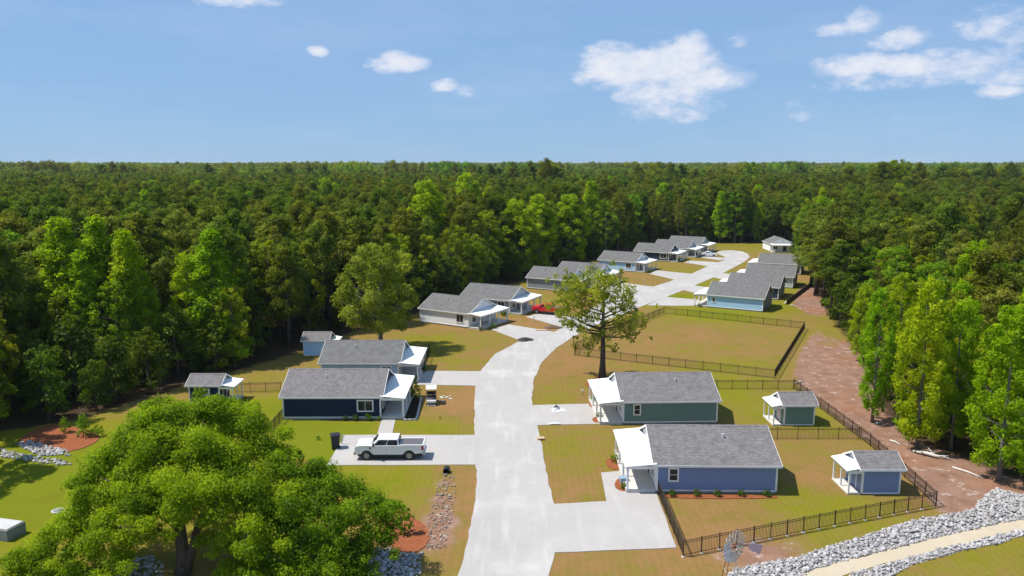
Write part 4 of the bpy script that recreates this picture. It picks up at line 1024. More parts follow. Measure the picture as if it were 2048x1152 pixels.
# ------------------------------------------------------------------ plants
def rnd_dirs(rng, n):
    d = rng.normal(size=(n, 3)); return d / np.linalg.norm(d, axis=1, keepdims=True)
def crown_mesh(name, puffs, leaf, dens, rng, mats, squash=.8, up=.35, aspect=.62, cull=0.0):
    Vs, Ts = [], []
    for (x, y, z, r, tone) in puffs:
        n = max(6, int(dens * r * r)); d = rnd_dirs(rng, n)
        rad = r * (1 - .55 * rng.random(n) ** 1.7); rad *= rng.uniform(.74, 1.32, n)
        p = np.array([x, y, z]) + d * rad[:, None] * np.array([1, 1, squash])
        nr = d + .62 * rng.normal(size=(n, 3)) + np.array([0, 0, up]); nr /= np.linalg.norm(nr, axis=1, keepdims=True)
        t = np.cross(nr, rnd_dirs(rng, n)); t /= np.linalg.norm(t, axis=1, keepdims=True) + 1e-9; b = np.cross(nr, t)
        s = (leaf * rng.uniform(.6, 1.35, n))[:, None]
        q = np.stack([p - t * s - nr * s * .18, p - b * s * aspect + nr * s * .1, p + t * s - nr * s * .25, p + b * s * aspect + nr * s * .1], 1)
        Vs.append(q.reshape(-1, 3)); Ts.append(np.repeat(np.clip(tone + rng.normal(0, .13, n), 0, 1), 4))
    V = np.concatenate(Vs); Q = np.arange(len(V)).reshape(-1, 4)
    return fast_mesh(name, V, Q, mats, np.concatenate(Ts))
def trunk_mesh(name, H, r, puffs, rng, mat, bend=.3, limbs=10, ztop=.85, n=8, start=.3, split=None):
    m = MB(); k = 7; pts = []
    b0, b1 = rng.uniform(-bend, bend), rng.uniform(-bend, bend)
    for i in range(k):
        f = i / (k - 1); pts.append(Vector((b0 * f * f + .15 * bend * sin(f * 7), b1 * f * f, H * ztop * f - .05)))
    m.path(pts, [r * (1.35 if i == 0 else 1) * (1 - .78 * i / (k - 1)) for i in range(k)], n)
    pf = [p for p in puffs]; pf.sort(key=lambda p: -(p[0] ** 2 + p[1] ** 2))
    for p in pf[:limbs]:
        tgt = Vector(p[:3]); f = max(start, min(.92, (tgt.z - .35 * sqrt(p[0] ** 2 + p[1] ** 2)) / (H * ztop))); j = f * (k - 1); i = min(int(j), k - 2)
        b = pts[i].lerp(pts[i + 1], j - i); mid = b.lerp(tgt, .5) + Vector((0, 0, -.06 * (tgt - b).length))
        rr = r * (1 - .78 * f) * .55; m.path([b, mid, tgt], [rr, rr * .6, rr * .2], 5)
    return m.mesh(name, mat, smooth=True)
def broad_puffs(rng, H, R, z0, n, pr=.3, shape='ovoid', tone=(.2, .8)):
    P = []
    for i in range(n):
        t = (i + rng.random()) / n
        if shape == 'ovoid': k = sqrt(max(.05, sin(pi * (.12 + .86 * t) ** .85)))
        elif shape == 'cone': k = (1 - t) ** .75 * .95 + .12
        elif shape == 'dome': k = sqrt(max(.03, 1 - t ** 2.2))
        else: k = .55 + .45 * sin(pi * min(1, t * 1.1))
        a = i * 2.39996 + rng.uniform(-.5, .5); q = R * k * (rng.random() ** .5 * .75 + .18)
        r = R * pr * rng.uniform(.7, 1.3) * (1 if t < .85 else .75)
        P.append((q * cos(a), q * sin(a), z0 + (H - z0 - r * .5) * t, r, rng.uniform(*tone)))
    return P
def pine_puffs(rng, H, R, z0, nw=8):
    P = []
    for w in range(nw):
        t = w / (nw - 1); z = z0 + (H - z0 - .6) * t; k = (1 - t) ** .6 * .9 + .12
        if w == 0: k *= .7
        for j in range(int(rng.integers(6, 10)) if t < .9 else 2):
            a = rng.uniform(0, 6.28); q = R * k * rng.uniform(.35, 1.0) if t < .95 else 0; r = R * rng.uniform(.17, .31) * (1 - .25 * t)
            P.append((q * cos(a), q * sin(a), z + rng.uniform(-.5, .5), r, rng.uniform(.15, .85)))
    return P
def tree(name, label, cat, loc, trunk, crown, rz=0.0, sc=1.0, group=None):
    R = empty(name, loc, rz, label, cat, group); R.scale = (sc, sc, sc) if not isinstance(sc, tuple) else sc
    link('trunk', trunk, R); link('crown', crown, R); return R

# --- the big spreading tree in the left foreground
def foreground_tree():
    rng = np.random.default_rng(5); base = G(366, 1150)
    P = []
    def blob(u, v, d, r, tone):
        if v < 860: v += (860 - v) * .22
        q = G(u, v, 0); h = top_h(v, d); p = at(u, d); z = d * cos(PITCH) + (CH - h) * sin(PITCH); x = (u - 1024) * z / F
        P.append((x - base.x, d - base.y, h, r, tone))
    # lobes of the crown: picture column, row, distance, radius
    for (u, v, d, r) in [(290, 860, 52, 1.7), (350, 835, 53, 1.6), (420, 815, 53.5, 1.5), (470, 850, 53, 1.7), (520, 890, 52, 1.6), (250, 900, 51, 1.7), (200, 930, 50.5, 1.6), (165, 965, 50, 1.3),
                         (330, 900, 51, 1.8), (400, 880, 51, 1.8), (460, 920, 50, 1.8), (270, 950, 49.5, 1.8), (340, 960, 49, 1.8), (420, 960, 48.5, 1.9), (500, 960, 49, 1.8), (550, 935, 50.5, 1.5),
                         (210, 990, 49, 1.6), (280, 1010, 48, 1.7), (360, 1020, 47.5, 1.7), (440, 1020, 47.2, 1.7), (520, 1020, 47.6, 1.7), (580, 990, 48.5, 1.5), (150, 1030, 48.5, 1.4),
                         (210, 1050, 47.5, 1.5), (290, 1060, 46.8, 1.4), (120, 1060, 48, 1.3), (80, 1090, 47.6, 1.2), (170, 1090, 47, 1.3), (245, 1100, 46.4, 1.2), (450, 1075, 46.6, 1.3), (540, 1075, 46.6, 1.4),
                         (320, 795, 54.5, 1.1), (440, 792, 54.8, 1.0), (385, 815, 54, 1.2), (510, 850, 53.5, 1.2), (545, 905, 52, 1.1), (230, 1120, 46, 1.1), (500, 1100, 46, 1.1), (60, 1125, 47, 1.2), (110, 1130, 46.5, 1.1), (395, 930, 50, 1.4), (310, 840, 53.5, 1.2), (30, 1140, 46.6, 1.2), (345, 812, 54, 1.2), (400, 803, 54.3, 1.2), (300, 830, 53.5, 1.3), (470, 822, 53.8, 1.2), (440, 840, 53, 1.4), (375, 850, 52.5, 1.5), (255, 870, 51.8, 1.4), (90, 1150, 46.2, 1.2), (160, 1145, 45.8, 1.2), (210, 1155, 45.4, 1.0), (460, 1140, 46.0, 1.0), (520, 1140, 45.6, 1.2), (600, 1140, 45.6, 1.2), (560, 1160, 45, 1.2), (640, 1160, 45, 1.2), (480, 990, 48, 1.7), (300, 985, 48.6, 1.7), (380, 985, 48.2, 1.6), (560, 1010, 48, 1.4)]:
        for k in range(6):
            blob(u + rng.normal(0, 26) * (k > 0), v + rng.normal(0, 20) * (k > 0), d + rng.normal(0, .9) * (k > 0), r * (.82 if k == 0 else rng.uniform(.38, .56)), float(rng.uniform(.15, .85)))
    cm = crown_mesh('crown', P, .085, 900, rng, [M['leaf_fore']], squash=.72, up=.5)
    m = MB()
    m.path([(0, 0, -.1), (.05, .1, 1.5), (-.1, .3, 3.2), (-.5, .9, 4.8), (-.6, 1.3, 6.2)], [.55, .42, .36, .22, .06], 12)
    m.path([(.25, .0, .3), (.75, .05, 1.9), (1.1, .2, 3.3), (1.9, .7, 5.2), (2.4, 1.2, 7.5)], [.34, .27, .23, .16, .06], 10)
    for (a, b) in (((-.1, .3, 3.0), (-4.5, 1.2, 5.2)), ((-.3, .6, 4.5), (-3, 2.8, 8)), ((1.1, .2, 3.3), (5.2, .8, 4.6)), ((1.5, .5, 4.5), (3.8, 3, 7.4)), ((-.4, .7, 5.0), (.6, 3.5, 9.5)), ((.0, .2, 2.6), (-3.5, -1.2, 4.0)), ((.9, .1, 2.9), (3.2, -1.5, 4.4)), ((-.3, .5, 4), (-6.6, 2, 6.2))):
        a = Vector(a); b = Vector(b); m.path([a, a.lerp(b, .5) + Vector((0, 0, .35)), b], [.17, .11, .03], 7)
    tree('spreading_tree', 'big bright green spreading tree filling the lower left corner', 'tree', base, m.mesh('trunk', M['bark'], True), cm)
foreground_tree()
def foreground_tree_b():
    rng = np.random.default_rng(9); base = G(640, 1185); P = []
    for (u, v, d, r) in [(600, 975, 49.5, 1.3), (650, 950, 50.5, 1.4), (700, 975, 50, 1.4), (740, 1000, 49.5, 1.3), (765, 1025, 49, 1.05), (640, 1010, 48.5, 1.5), (700, 1030, 48, 1.4), (755, 1060, 48, 1.1), (590, 1030, 48, 1.4),
                         (650, 1065, 47, 1.4), (720, 1080, 47, 1.2), (770, 1080, 47.5, .8), (600, 1090, 46.4, 1.3), (690, 1110, 46, 1.2), (560, 1120, 45.8, 1.2), (640, 1130, 45.6, 1.2), (715, 1140, 45.6, .9), (600, 945, 50.8, 1.0), (500, 1135, 45.6, 1.1), (560, 1060, 47, 1.2)]:
        for k in range(6):
            uu, vv, dd = u + rng.normal(0, 22) * (k > 0), v + rng.normal(0, 17) * (k > 0), d + rng.normal(0, .8) * (k > 0)
            h = top_h(vv, dd); z = dd * cos(PITCH) + (CH - h) * sin(PITCH)
            P.append(((uu - 1024) * z / F - base.x, dd - base.y, h, r * (.82 if k == 0 else rng.uniform(.38, .56)), float(rng.uniform(.1, .75))))
    cm = crown_mesh('crown', P, .085, 900, rng, [M['leaf']], squash=.75, up=.5)
    m = MB(); m.path([(0, 0, -.1), (.1, .6, 1.5), (.3, 1.5, 3.2), (.4, 3.2, 5.4)], [.34, .28, .22, .08], 10)
    for (a, b) in (((.1, .7, 1.8), (-1.8, 2, 3.8)), ((.2, 1.2, 2.6), (2.8, 2.6, 4.2)), ((.3, 1.5, 3.2), (3.4, 3.8, 5)), ((.3, 1.5, 3), (-1.2, 4.4, 5.8))):
        a = Vector(a); b = Vector(b); m.path([a, a.lerp(b, .5) + Vector((0, 0, .2)), b], [.12, .08, .02], 6)
    tree('leafy_tree', 'darker leafy tree at the bottom edge beside the red mulch bed', 'tree', base, m.mesh('trunk', M['bark'], True), cm)
foreground_tree_b()
def shade_tree():
    rng = np.random.default_rng(31); base = G(1204, 757); H = top_h(535, base.y)
    P = []
    s = F / (base.y * cos(PITCH) + 17 * sin(PITCH))
    for (u, v, r) in [(1180, 555, 1.5), (1205, 548, 1.2), (1160, 570, 1.3), (1140, 590, 1.2), (1215, 570, 1.3), (1190, 590, 1.5), (1160, 605, 1.5), (1135, 615, 1.2), (1125, 600, .9), (1150, 635, 1.4), (1180, 630, 1.3), (1128, 640, .9),
                      (1230, 590, 1.0), (1250, 600, 1.2), (1262, 620, 1.1), (1270, 640, 1.1), (1250, 645, 1.3), (1280, 632, .8), (1230, 660, 1.2), (1255, 665, 1.1), (1270, 668, .7), (1205, 665, .9), (1180, 690, 1.0), (1195, 680, .8), (1215, 690, .6),
                      (1225, 620, .8), (1200, 610, 1.0), (1145, 650, .8), (1165, 655, .8), (1130, 555, .6), (1240, 565, .9), (1212, 640, .8), (1150, 560, 1.2), (1228, 556, 1.0), (1120, 578, 1.0), (1245, 582, 1.1), (1200, 575, 1.4), (1172, 578, 1.5), (1140, 575, 1.3), (1262, 605, 1.0), (1118, 620, 1.0), (1215, 600, 1.1)]:
        for k in range(6):
            uu, vv = u + rng.normal(0, 13) * (k > 0), v + rng.normal(0, 11) * (k > 0); dd = base.y + rng.uniform(-3.4, 3.4)
            h = top_h(vv, dd); z = dd * cos(PITCH) + (CH - h) * sin(PITCH)
            P.append(((uu - 1024) * z / F - base.x, dd - base.y, h, r * (.72 if k == 0 else rng.uniform(.34, .55)), float(rng.uniform(.2, .9))))
    cm = crown_mesh('crown', P, .15, 135, rng, [M['leaf_shade']], squash=.95, up=.4)
    tm = trunk_mesh('trunk', H, .42, P[::6], rng, M['bark'], .3, 18, .86, 10, .45)
    tree('shade_tree', 'lone shade tree with open crown standing behind the green cottage porch', 'tree', base, tm, cm)
shade_tree()
def olive_tree():
    rng = np.random.default_rng(17); d = 111.0; base = at(761, d); H = top_h(487, d)
    P = broad_puffs(rng, H, 6.6, 3.6, 120, .145, 'ovoid', (.25, .95))
    P = [(x, y, z, r, t) for (x, y, z, r, t) in P]
    tree('yellow_green_tree', 'rounded yellow green tree at the wood edge behind the pale blue cottage', 'tree', base, trunk_mesh('trunk', H, .36, P, rng, M['bark_grey'], .3, 16, .85, 9, .3), crown_mesh('crown', P, .16, 230, rng, [M['leaf_olive']], squash=.85, up=.4))
olive_tree()

# --- kinds of woodland tree, shared meshes
rngp = np.random.default_rng(77); random.seed(77)
KIND = {'light_pine': [], 'pine': [], 'broad': [], 'poplar': [], 'dark': []}
for i in range(5):
    H, R = 18.0, float(rngp.uniform(3.1, 4.1)); P = pine_puffs(rngp, H, R, H * rngp.uniform(.34, .52), 10)
    KIND['pine'].append((H, trunk_mesh('trunk', H, .24, P, rngp, M['bark'], .5, 16, .95, 6, .3), crown_mesh('crown', P, .19, 170, rngp, [M['needle']], squash=.75, up=.6, aspect=.42)))
for i in range(3):
    H, R = 18.0, float(rngp.uniform(2.8, 3.7)); P = pine_puffs(rngp, H, R, H * rngp.uniform(.30, .45), 10)
    KIND['light_pine'].append((H, trunk_mesh('trunk', H, .22, P, rngp, M['bark'], .5, 14, .95, 6, .3), crown_mesh('crown', P, .18, 150, rngp, [M['needle_light']], squash=.75, up=.6, aspect=.45)))
for i in range(4):
    H, R = 15.0, float(rngp.uniform(3.4, 4.3)); P = broad_puffs(rngp, H, R, 2.8, 60, .18, ['ovoid', 'dome', 'ovoid', 'col'][i])
    KIND['broad'].append((H, trunk_mesh('trunk', H, .26, P, rngp, M['bark_grey'], .4, 10, .85, 6, .3), crown_mesh('crown', P, .18, 200, rngp, [M['leaf_mix']], squash=.78, up=.4)))
for i in range(4):
    H, R = 20.0, float(rngp.uniform(3.2, 3.9)); P = broad_puffs(rngp, H, R, 2.0, 110, .20, 'cone' if i % 2 == 0 else 'ovoid', (.3, .9))
    KIND['poplar'].append((H, trunk_mesh('trunk', H, .24, P, rngp, M['bark_grey'], .3, 12, .92, 6, .25), crown_mesh('crown', P, .17, 230, rngp, [M['leaf_bright']], squash=.95, up=.3)))
for i in range(3):
    H, R = 9.0, float(rngp.uniform(2.4, 3.2)); P = broad_puffs(rngp, H, R, 1.0, 24, .30, 'dome', (.1, .8))
    KIND['dark'].append((H, trunk_mesh('trunk', H, .16, P, rngp, M['bark'], .4, 8, .8, 6, .2), crown_mesh('crown', P, .19, 150, rngp, [M['leaf_dark']], squash=.8, up=.4)))
def put(kind, i, loc, h, name, label, group=None, wide=1.0):
    H, tm, cm = KIND[kind][i % len(KIND[kind])]; s = h / H
    return tree(name, label, 'tree', loc, tm, cm, random.uniform(0, 6.28), (s * wide, s * wide, s), group)
placed = []
def named(kind, i, u, d, v, label, wide=1.0, name=None):
    p = at(u, d); placed.append((p.x, p.y)); put(kind, i, p, top_h(v, d), name or {'pine': 'pine_tree', 'light_pine': 'pine_tree', 'broad': 'broadleaf_tree', 'poplar': 'poplar_tree', 'dark': 'small_tree'}[kind], label, None, wide)
def bare(u, v, vtop, kind, i, label, wide=1.0, name=None):
    p = G(u, v); placed.append((p.x, p.y)); put(kind, i, p, top_h(vtop, p.y), name or {'pine': 'pine_tree', 'light_pine': 'pine_tree', 'broad': 'broadleaf_tree', 'poplar': 'poplar_tree', 'dark': 'small_tree'}[kind], label, None, wide)
for a in [('poplar', 0, 145, 97, 436, 'bright green poplar, leftmost of the tall group at the left wood edge', 1.25), ('poplar', 2, 216, 99, 430, 'tallest bright green poplar of the group at the left wood edge', 1.25),
          ('poplar', 0, 268, 97, 460, 'bright green poplar, right one of the group at the left wood edge', 1.15), ('poplar', 2, 180, 95, 500, 'shorter bright poplar between the tall ones at the left wood edge', 1.1),
          ('broad', 2, 240, 94, 560, 'leafy green tree in front of the tall bright poplars', 1.0), ('broad', 0, 130, 93, 590, 'leafy green tree in front of the leftmost bright poplar', 1.0), ('poplar', 1, 300, 97, 545, 'low bright tree right of the tall poplar group', .9),
          ('poplar', 0, 437, 103, 458, 'lone bright green poplar in the dark left woods', 1.4), ('poplar', 1, 385, 102, 505, 'bushy green tree left of the lone poplar', .9), ('broad', 3, 470, 101, 570, 'leafy green tree right below the lone poplar', .9),
          ('poplar', 1, 855, 176, 360, 'tall light green tree rising behind the yellow green tree', 1.35), ('poplar', 3, 935, 225, 345, 'tall green tree on the skyline above the left row of cottages', 1.3),
          ('poplar', 1, 1030, 185, 398, 'bright green tree behind the dappled roof, leftmost of its row', 1.5), ('poplar', 3, 1078, 190, 388, 'bright yellow green tree in the row behind the left cottages', 1.5), ('poplar', 1, 1138, 205, 388, 'pale green tree right of the bright row behind the left cottages', 1.5),
          ('poplar', 0, 1180, 235, 362, 'tall pointed green tree behind the light blue cottage', 1.2), ('poplar', 3, 1322, 290, 365, 'yellow green treetop above the far left cottages', 1.3), ('poplar', 1, 1390, 300, 372, 'small bright treetop over the turning circle', 1.0),
          ('poplar', 1, 1935, 104, 480, 'bright green tree in the right woods below the white building', .95), ('poplar', 3, 1800, 100, 600, 'bushy bright green tree at the edge of the right woods', .9),
          ('poplar', 1, 655, 300, 355, 'bright yellow crown on the left skyline', 1.2)]:
    named(a[0], a[1], *a[2:5], a[5], a[6])
for a in [(1744, 845, 575, 'poplar', 3, 'green tree with dark straight trunk by the dirt track', .82), (1833, 897, 556, 'poplar', 1, 'tall green tree with pale grey trunk beside the fallen tree', .82), (1854, 872, 640, 'broad', 3, 'tree with dark trunk behind the pale grey one', .8),
          (1902, 898, 600, 'poplar', 3, 'bright green tree with short grey trunk right of the fallen tree', .9), (1996, 962, 610, 'poplar', 1, 'large green tree with thick grey trunk above the stones', .95), (2052, 935, 590, 'poplar', 1, 'bright green tree cut by the right edge of the photo', 1.0),
          (1646, 612, 430, 'light_pine', 0, 'olive pine nearest the end of the silt fence', 1.35), (1664, 625, 440, 'pine', 3, 'pine beside the upper dirt track', 1.5), (1632, 590, 412, 'light_pine', 1, 'tall wide pine covering the far end of the right row', 1.9), (1622, 572, 405, 'light_pine', 2, 'pine behind the silt fence, farther one', 1.7), (1672, 640, 480, 'pine', 2, 'spreading dark pine in front of the olive ones by the upper track', 1.6), (1680, 645, 560, 'broad', 2, 'low olive green tree at the upper bend of the dirt track', .9), (1722, 722, 570, 'poplar', 1, 'bright green tree leaning over the dirt track', .95),
          (1790, 770, 545, 'poplar', 3, 'green tree behind the dark straight trunk', .9)]:
    bare(*a[:6], a[6])
# trees outside the left edge of the photograph whose shade lies on the left lawn
put('broad', 0, (-49.5, 65, 0), 14, 'broadleaf_tree', 'broad green tree just outside the left edge, shading the left lawn', None, 1.15); placed.append((-49.5, 65))
put('broad', 1, (-52, 73, 0), 13, 'broadleaf_tree', 'second broad green tree outside the left edge above the stone edging', None, 1.0); placed.append((-52, 73))

# --- the woods: nearest trees as things, the rest as one mass
def near_ok(P, q, r):
    return all((q[0] - a) ** 2 + (q[1] - b) ** 2 > r * r for a, b in P)
def woods():
    rng = np.random.default_rng(2024)
    cand = []
    st = 4.3
    for iy, y in enumerate(np.arange(56, 620, st)):
        lim = (y * cos(PITCH) + 27 * sin(PITCH)) * 1024 / F * 1.12 + 10
        for x in np.arange(-lim, lim, st): cand.append((x + rng.uniform(-1.7, 1.7), y + rng.uniform(-1.7, 1.7)))
    C = np.array(cand); ins = inside(C, CLEAR); ed = edge_dist(C, CLEAR)
    keep = (~ins) & (ed > 1.0)
    # houses standing inside the woods at the far right, the stones and the path at lower right
    keep &= ~((np.abs(C[:, 0] - 122) < 11) & (np.abs(C[:, 1] - 193) < 10)) & ~((C[:, 1] < 60)) & ~((C[:, 0] > 40) & (C[:, 1] < 64))
    keep &= ~((np.hypot(C[:, 0] - 122 * .96, C[:, 1] - 193 * .96) < 7))
    keep &= ~((np.abs(C[:, 0] * .852 - C[:, 1] * .523) < 4.5) & (C[:, 1] > 125) & (C[:, 1] < 200))
    for (a, b) in placed: keep &= np.hypot(C[:, 0] - a, C[:, 1] - b) > 2.6
    C = C[keep]; ed = ed[keep]
    dist = np.hypot(C[:, 0], C[:, 1])
    h1 = np.sin(C[:, 0] * .05 + 2) * np.sin(C[:, 1] * .043 + 1) + .5 * np.sin(C[:, 0] * .11 + C[:, 1] * .09)
    order = np.argsort(dist); rows = []
    right = C[:, 0] > 30
    for n, i in enumerate(order):
        x, y = C[i]; e = ed[i]; r = rng.random()
        pb = .16 + .10 * h1[i] + (.22 if (e < 8) else 0) + (.12 if right[i] and y < 200 else 0)
        if e < 5 and r < .34: kind = 'dark'
        elif rng.random() < pb: kind = 'broad' if rng.random() < .72 else 'poplar'
        elif rng.random() < .12: kind = 'dark'
        else: kind = 'light_pine' if rng.random() < (.62 if (right[i] and y < 330) else .22) else 'pine'
        if any(0 < ty - y < 16 and abs(x - tx * y / ty) < 4.5 for tx, ty in placed): kind = 'dark'
        h = {'light_pine': rng.uniform(14, 20.5), 'pine': rng.uniform(13.5, 21.5), 'broad': rng.uniform(10, 18), 'poplar': rng.uniform(13, 20.5), 'dark': rng.uniform(5, 10.5)}[kind]
        if right[i] and y < 120: h *= .85
        rows.append((float(x), float(y), float(h), kind, int(rng.integers(5)), float(rng.uniform(.88, 1.25))))
    vis = [r for r in rows if abs(r[0]) < (r[1] * cos(PITCH) + 12 * sin(PITCH)) * 1024 / F + 2]
    single = set(id(r) for r in vis[:262])
    pts = []
    MARKS = [(60, 'left photo edge'), (170, 'stone edging'), (260, 'mulch mound'), (360, 'left of the navy shed'), (440, 'navy shed'), (520, 'gap between the sheds'), (610, 'light blue shed'), (700, 'pale blue roof'), (800, 'yellow green tree'), (900, 'white cottage'),
             (1000, 'grey cottage'), (1090, 'half hidden cottage'), (1180, 'dappled roof'), (1250, 'light blue cottage'), (1320, 'dark navy cottage'), (1390, 'white car'), (1480, 'turning circle'), (1570, 'street end'), (1640, 'silt fence'), (1710, 'upper dirt track'),
             (1780, 'dark straight trunk'), (1860, 'fallen tree'), (1940, 'short grey trunk'), (2048, 'right photo edge')]
    NAME = {'pine': ('pine_tree', 'dark pine'), 'light_pine': ('pine_tree', 'olive pine'), 'broad': ('broadleaf_tree', 'broadleaf tree'), 'poplar': ('poplar_tree', 'slender bright tree'), 'dark': ('small_tree', 'low understorey tree')}
    groups = {}
    rowsS = []
    for r in rows:
        if id(r) not in single: continue
        x, y, h, kind, k, w = r; u = 1024 + x * F / (y * cos(PITCH) + 14 * sin(PITCH)); e = float(edge_dist(np.array([[x, y]]), CLEAR)[0])
        mk = min(MARKS, key=lambda m: abs(m[0] - u))[1]; row = 'front row' if e < 5.5 else 'second row' if e < 11 else 'third row' if e < 17 else 'deep woods'
        q = (kind, mk, row); groups.setdefault(q, []).append((u, r)); rowsS.append((r, q))
    ordn = ['leftmost', 'second from left', 'third from left', 'fourth from left', 'fifth from left', 'sixth from left', 'seventh from left', 'eighth from left', 'ninth from left', 'tenth from left'] + [q_ + ' from left' for q_ in ('eleventh', 'twelfth', 'thirteenth', 'fourteenth', 'fifteenth', 'sixteenth', 'seventeenth', 'eighteenth', 'nineteenth', 'twentieth')] + ['toward the right end'] * 60
    for r, q in rowsS:
        x, y, h, kind, k, w = r; g = sorted(groups[q]); i = [t[1] is r for t in g].index(True)
        nm, noun = NAME[kind]; sz = 'tall' if h > 17.5 else 'short' if h < 8 else 'mid height'
        lab = '%s %s in the %s %s the %s' % (sz, noun, q[2], 'by' if q[2] == 'front row' else 'behind', q[1].replace('left of the ', 'spot left of the '))
        if len(g) > 1: lab += ', ' + (ordn[i] if i < len(g) - 1 else 'rightmost')
        if len(lab.split()) > 16: lab = lab.split(' ', 2 if sz == 'mid height' else 1)[-1]
        if len(lab.split()) > 16: lab = lab.replace('low understorey', 'understorey').replace('in the ', '', 1)
        if len(lab.split()) > 16: lab = lab.replace('slender bright', 'bright').replace(' the ', ' ', 1)
        put(kind, k, (x, y, 0), h, nm, lab, '%ss of the %s woods' % (noun, 'left' if x < 25 else 'right'), w)
    for r in rows:
        if id(r) not in single: pts.append(r)
    return pts
rest = woods()

def mass(name, label, pts, protos):
    "one object: the prototype trees instanced on points by geometry nodes"
    n = len(pts); me = bpy.data.meshes.new(name); me.vertices.add(n)
    co = np.array([(p[0], p[1], p[2]) for p in pts], np.float32); me.vertices.foreach_set('co', co.ravel())
    def at_(nm, ty, arr):
        a = me.attributes.new(nm, ty, 'POINT'); a.data.foreach_set('vector' if ty == 'FLOAT_VECTOR' else 'value', np.ascontiguousarray(arr).ravel())
    at_('scl', 'FLOAT_VECTOR', np.array([p[3] for p in pts], np.float32)); at_('rz', 'FLOAT', np.array([p[4] for p in pts], np.float32)); at_('pick', 'INT', np.array([p[5] for p in pts], np.int32))
    o = link(name, me); o['kind'] = 'stuff'; o['label'] = label
    ng = bpy.data.node_groups.new(name, 'GeometryNodeTree')
    ng.interface.new_socket('Geometry', in_out='INPUT', socket_type='NodeSocketGeometry'); ng.interface.new_socket('Geometry', in_out='OUTPUT', socket_type='NodeSocketGeometry')
    N, L = ng.nodes, ng.links
    gi = N.new('NodeGroupInput'); go = N.new('NodeGroupOutput'); ip = N.new('GeometryNodeInstanceOnPoints')
    ci = N.new('GeometryNodeCollectionInfo'); ci.inputs['Separate Children'].default_value = True; ci.inputs['Reset Children'].default_value = True
    col = bpy.data.collections.new(name + '_kinds')
    for k, (m_) in enumerate(protos):
        q = bpy.data.objects.new('tree_kind_%02d' % k, m_); col.objects.link(q)
    ci.inputs['Collection'].default_value = col
    def na(nm, ty):
        a = N.new('GeometryNodeInputNamedAttribute'); a.data_type = ty; a.inputs['Name'].default_value = nm; return a.outputs['Attribute']
    cx = N.new('ShaderNodeCombineXYZ'); L.new(na('rz', 'FLOAT'), cx.inputs[2])
    e2r = N.new('FunctionNodeEulerToRotation'); L.new(cx.outputs[0], e2r.inputs[0])
    L.new(gi.outputs[0], ip.inputs['Points']); L.new(ci.outputs[0], ip.inputs['Instance']); ip.inputs['Pick Instance'].default_value = True
    L.new(na('pick', 'INT'), ip.inputs['Instance Index']); L.new(e2r.outputs[0], ip.inputs['Rotation']); L.new(na('scl', 'FLOAT_VECTOR'), ip.inputs['Scale'])
    L.new(ip.outputs[0], go.inputs[0])
    md = o.modifiers.new('forest', 'NODES'); md.node_group = ng
    return o
def joined(parts, name):
    me = bpy.data.meshes.new(name); mats = []; V, Q, MI, T = [], [], [], []; b = 0
    for mesh in parts:
        n = len(mesh.vertices); co = np.empty(n * 3, np.float32); mesh.vertices.foreach_get('co', co); V.append(co.reshape(-1, 3))
        tn = np.full(n, .5, np.float32)
        if 'tone' in mesh.attributes: mesh.attributes['tone'].data.foreach_get('value', tn)
        T.append(tn); mi = len(mats); mats.append(mesh.materials[0])
        for p in mesh.polygons: Q.append([b + i for i in p.vertices]); MI.append(mi)
        b += n
    me.from_pydata(np.concatenate(V).tolist(), [], Q)
    for m in mats: me.materials.append(m)
    me.polygons.foreach_set('material_index', MI)
    a = me.attributes.new('tone', 'FLOAT', 'POINT'); a.data.foreach_set('value', np.concatenate(T)); me.update(); return me
kinds, off = [], {}
for k in ('pine', 'broad', 'poplar', 'dark', 'light_pine'):
    off[k] = len(kinds)
    for (H, tm, cm) in KIND[k]: kinds.append(joined([tm, cm], 'tree_kind'))
pts = []
for (x, y, h, kind, k, w) in rest:
    H = KIND[kind][k % len(KIND[kind])][0]; s = h / H
    pts.append((x, y, 0.0, (s * w, s * w, s), random.uniform(0, 6.28), off[kind] + k % len(KIND[kind])))
rs_ = np.random.default_rng(44)
for (u, d, h, n_) in ((1075, 420, 27.5, 7), (1000, 520, 26.5, 8), (930, 600, 27, 6), (1330, 480, 26.5, 5), (1400, 420, 26, 6), (1470, 560, 27, 5), (1765, 330, 27.5, 6), (1830, 400, 26.5, 6), (1900, 380, 26.5, 6), (2000, 420, 26.5, 7), (600, 560, 26.5, 6), (480, 590, 26.8, 6), (240, 600, 26.5, 6), (1620, 600, 26.5, 5)):
    for j in range(n_):
        p = at(u + rs_.normal(0, 28), d + rs_.normal(0, 14)); k = 'pine' if rs_.random() < .6 else 'broad'; i_ = int(rs_.integers(4)); hh = (h + 1.0) * rs_.uniform(.86, 1.03); sc_ = hh / KIND[k][i_][0]
        pts.append((p.x, p.y, 0.0, (sc_ * 1.1, sc_ * 1.1, sc_), random.uniform(0, 6.28), off[k] + i_))
mass('forest', 'dense mixed pine forest stretching back beyond the cottages', pts, kinds)

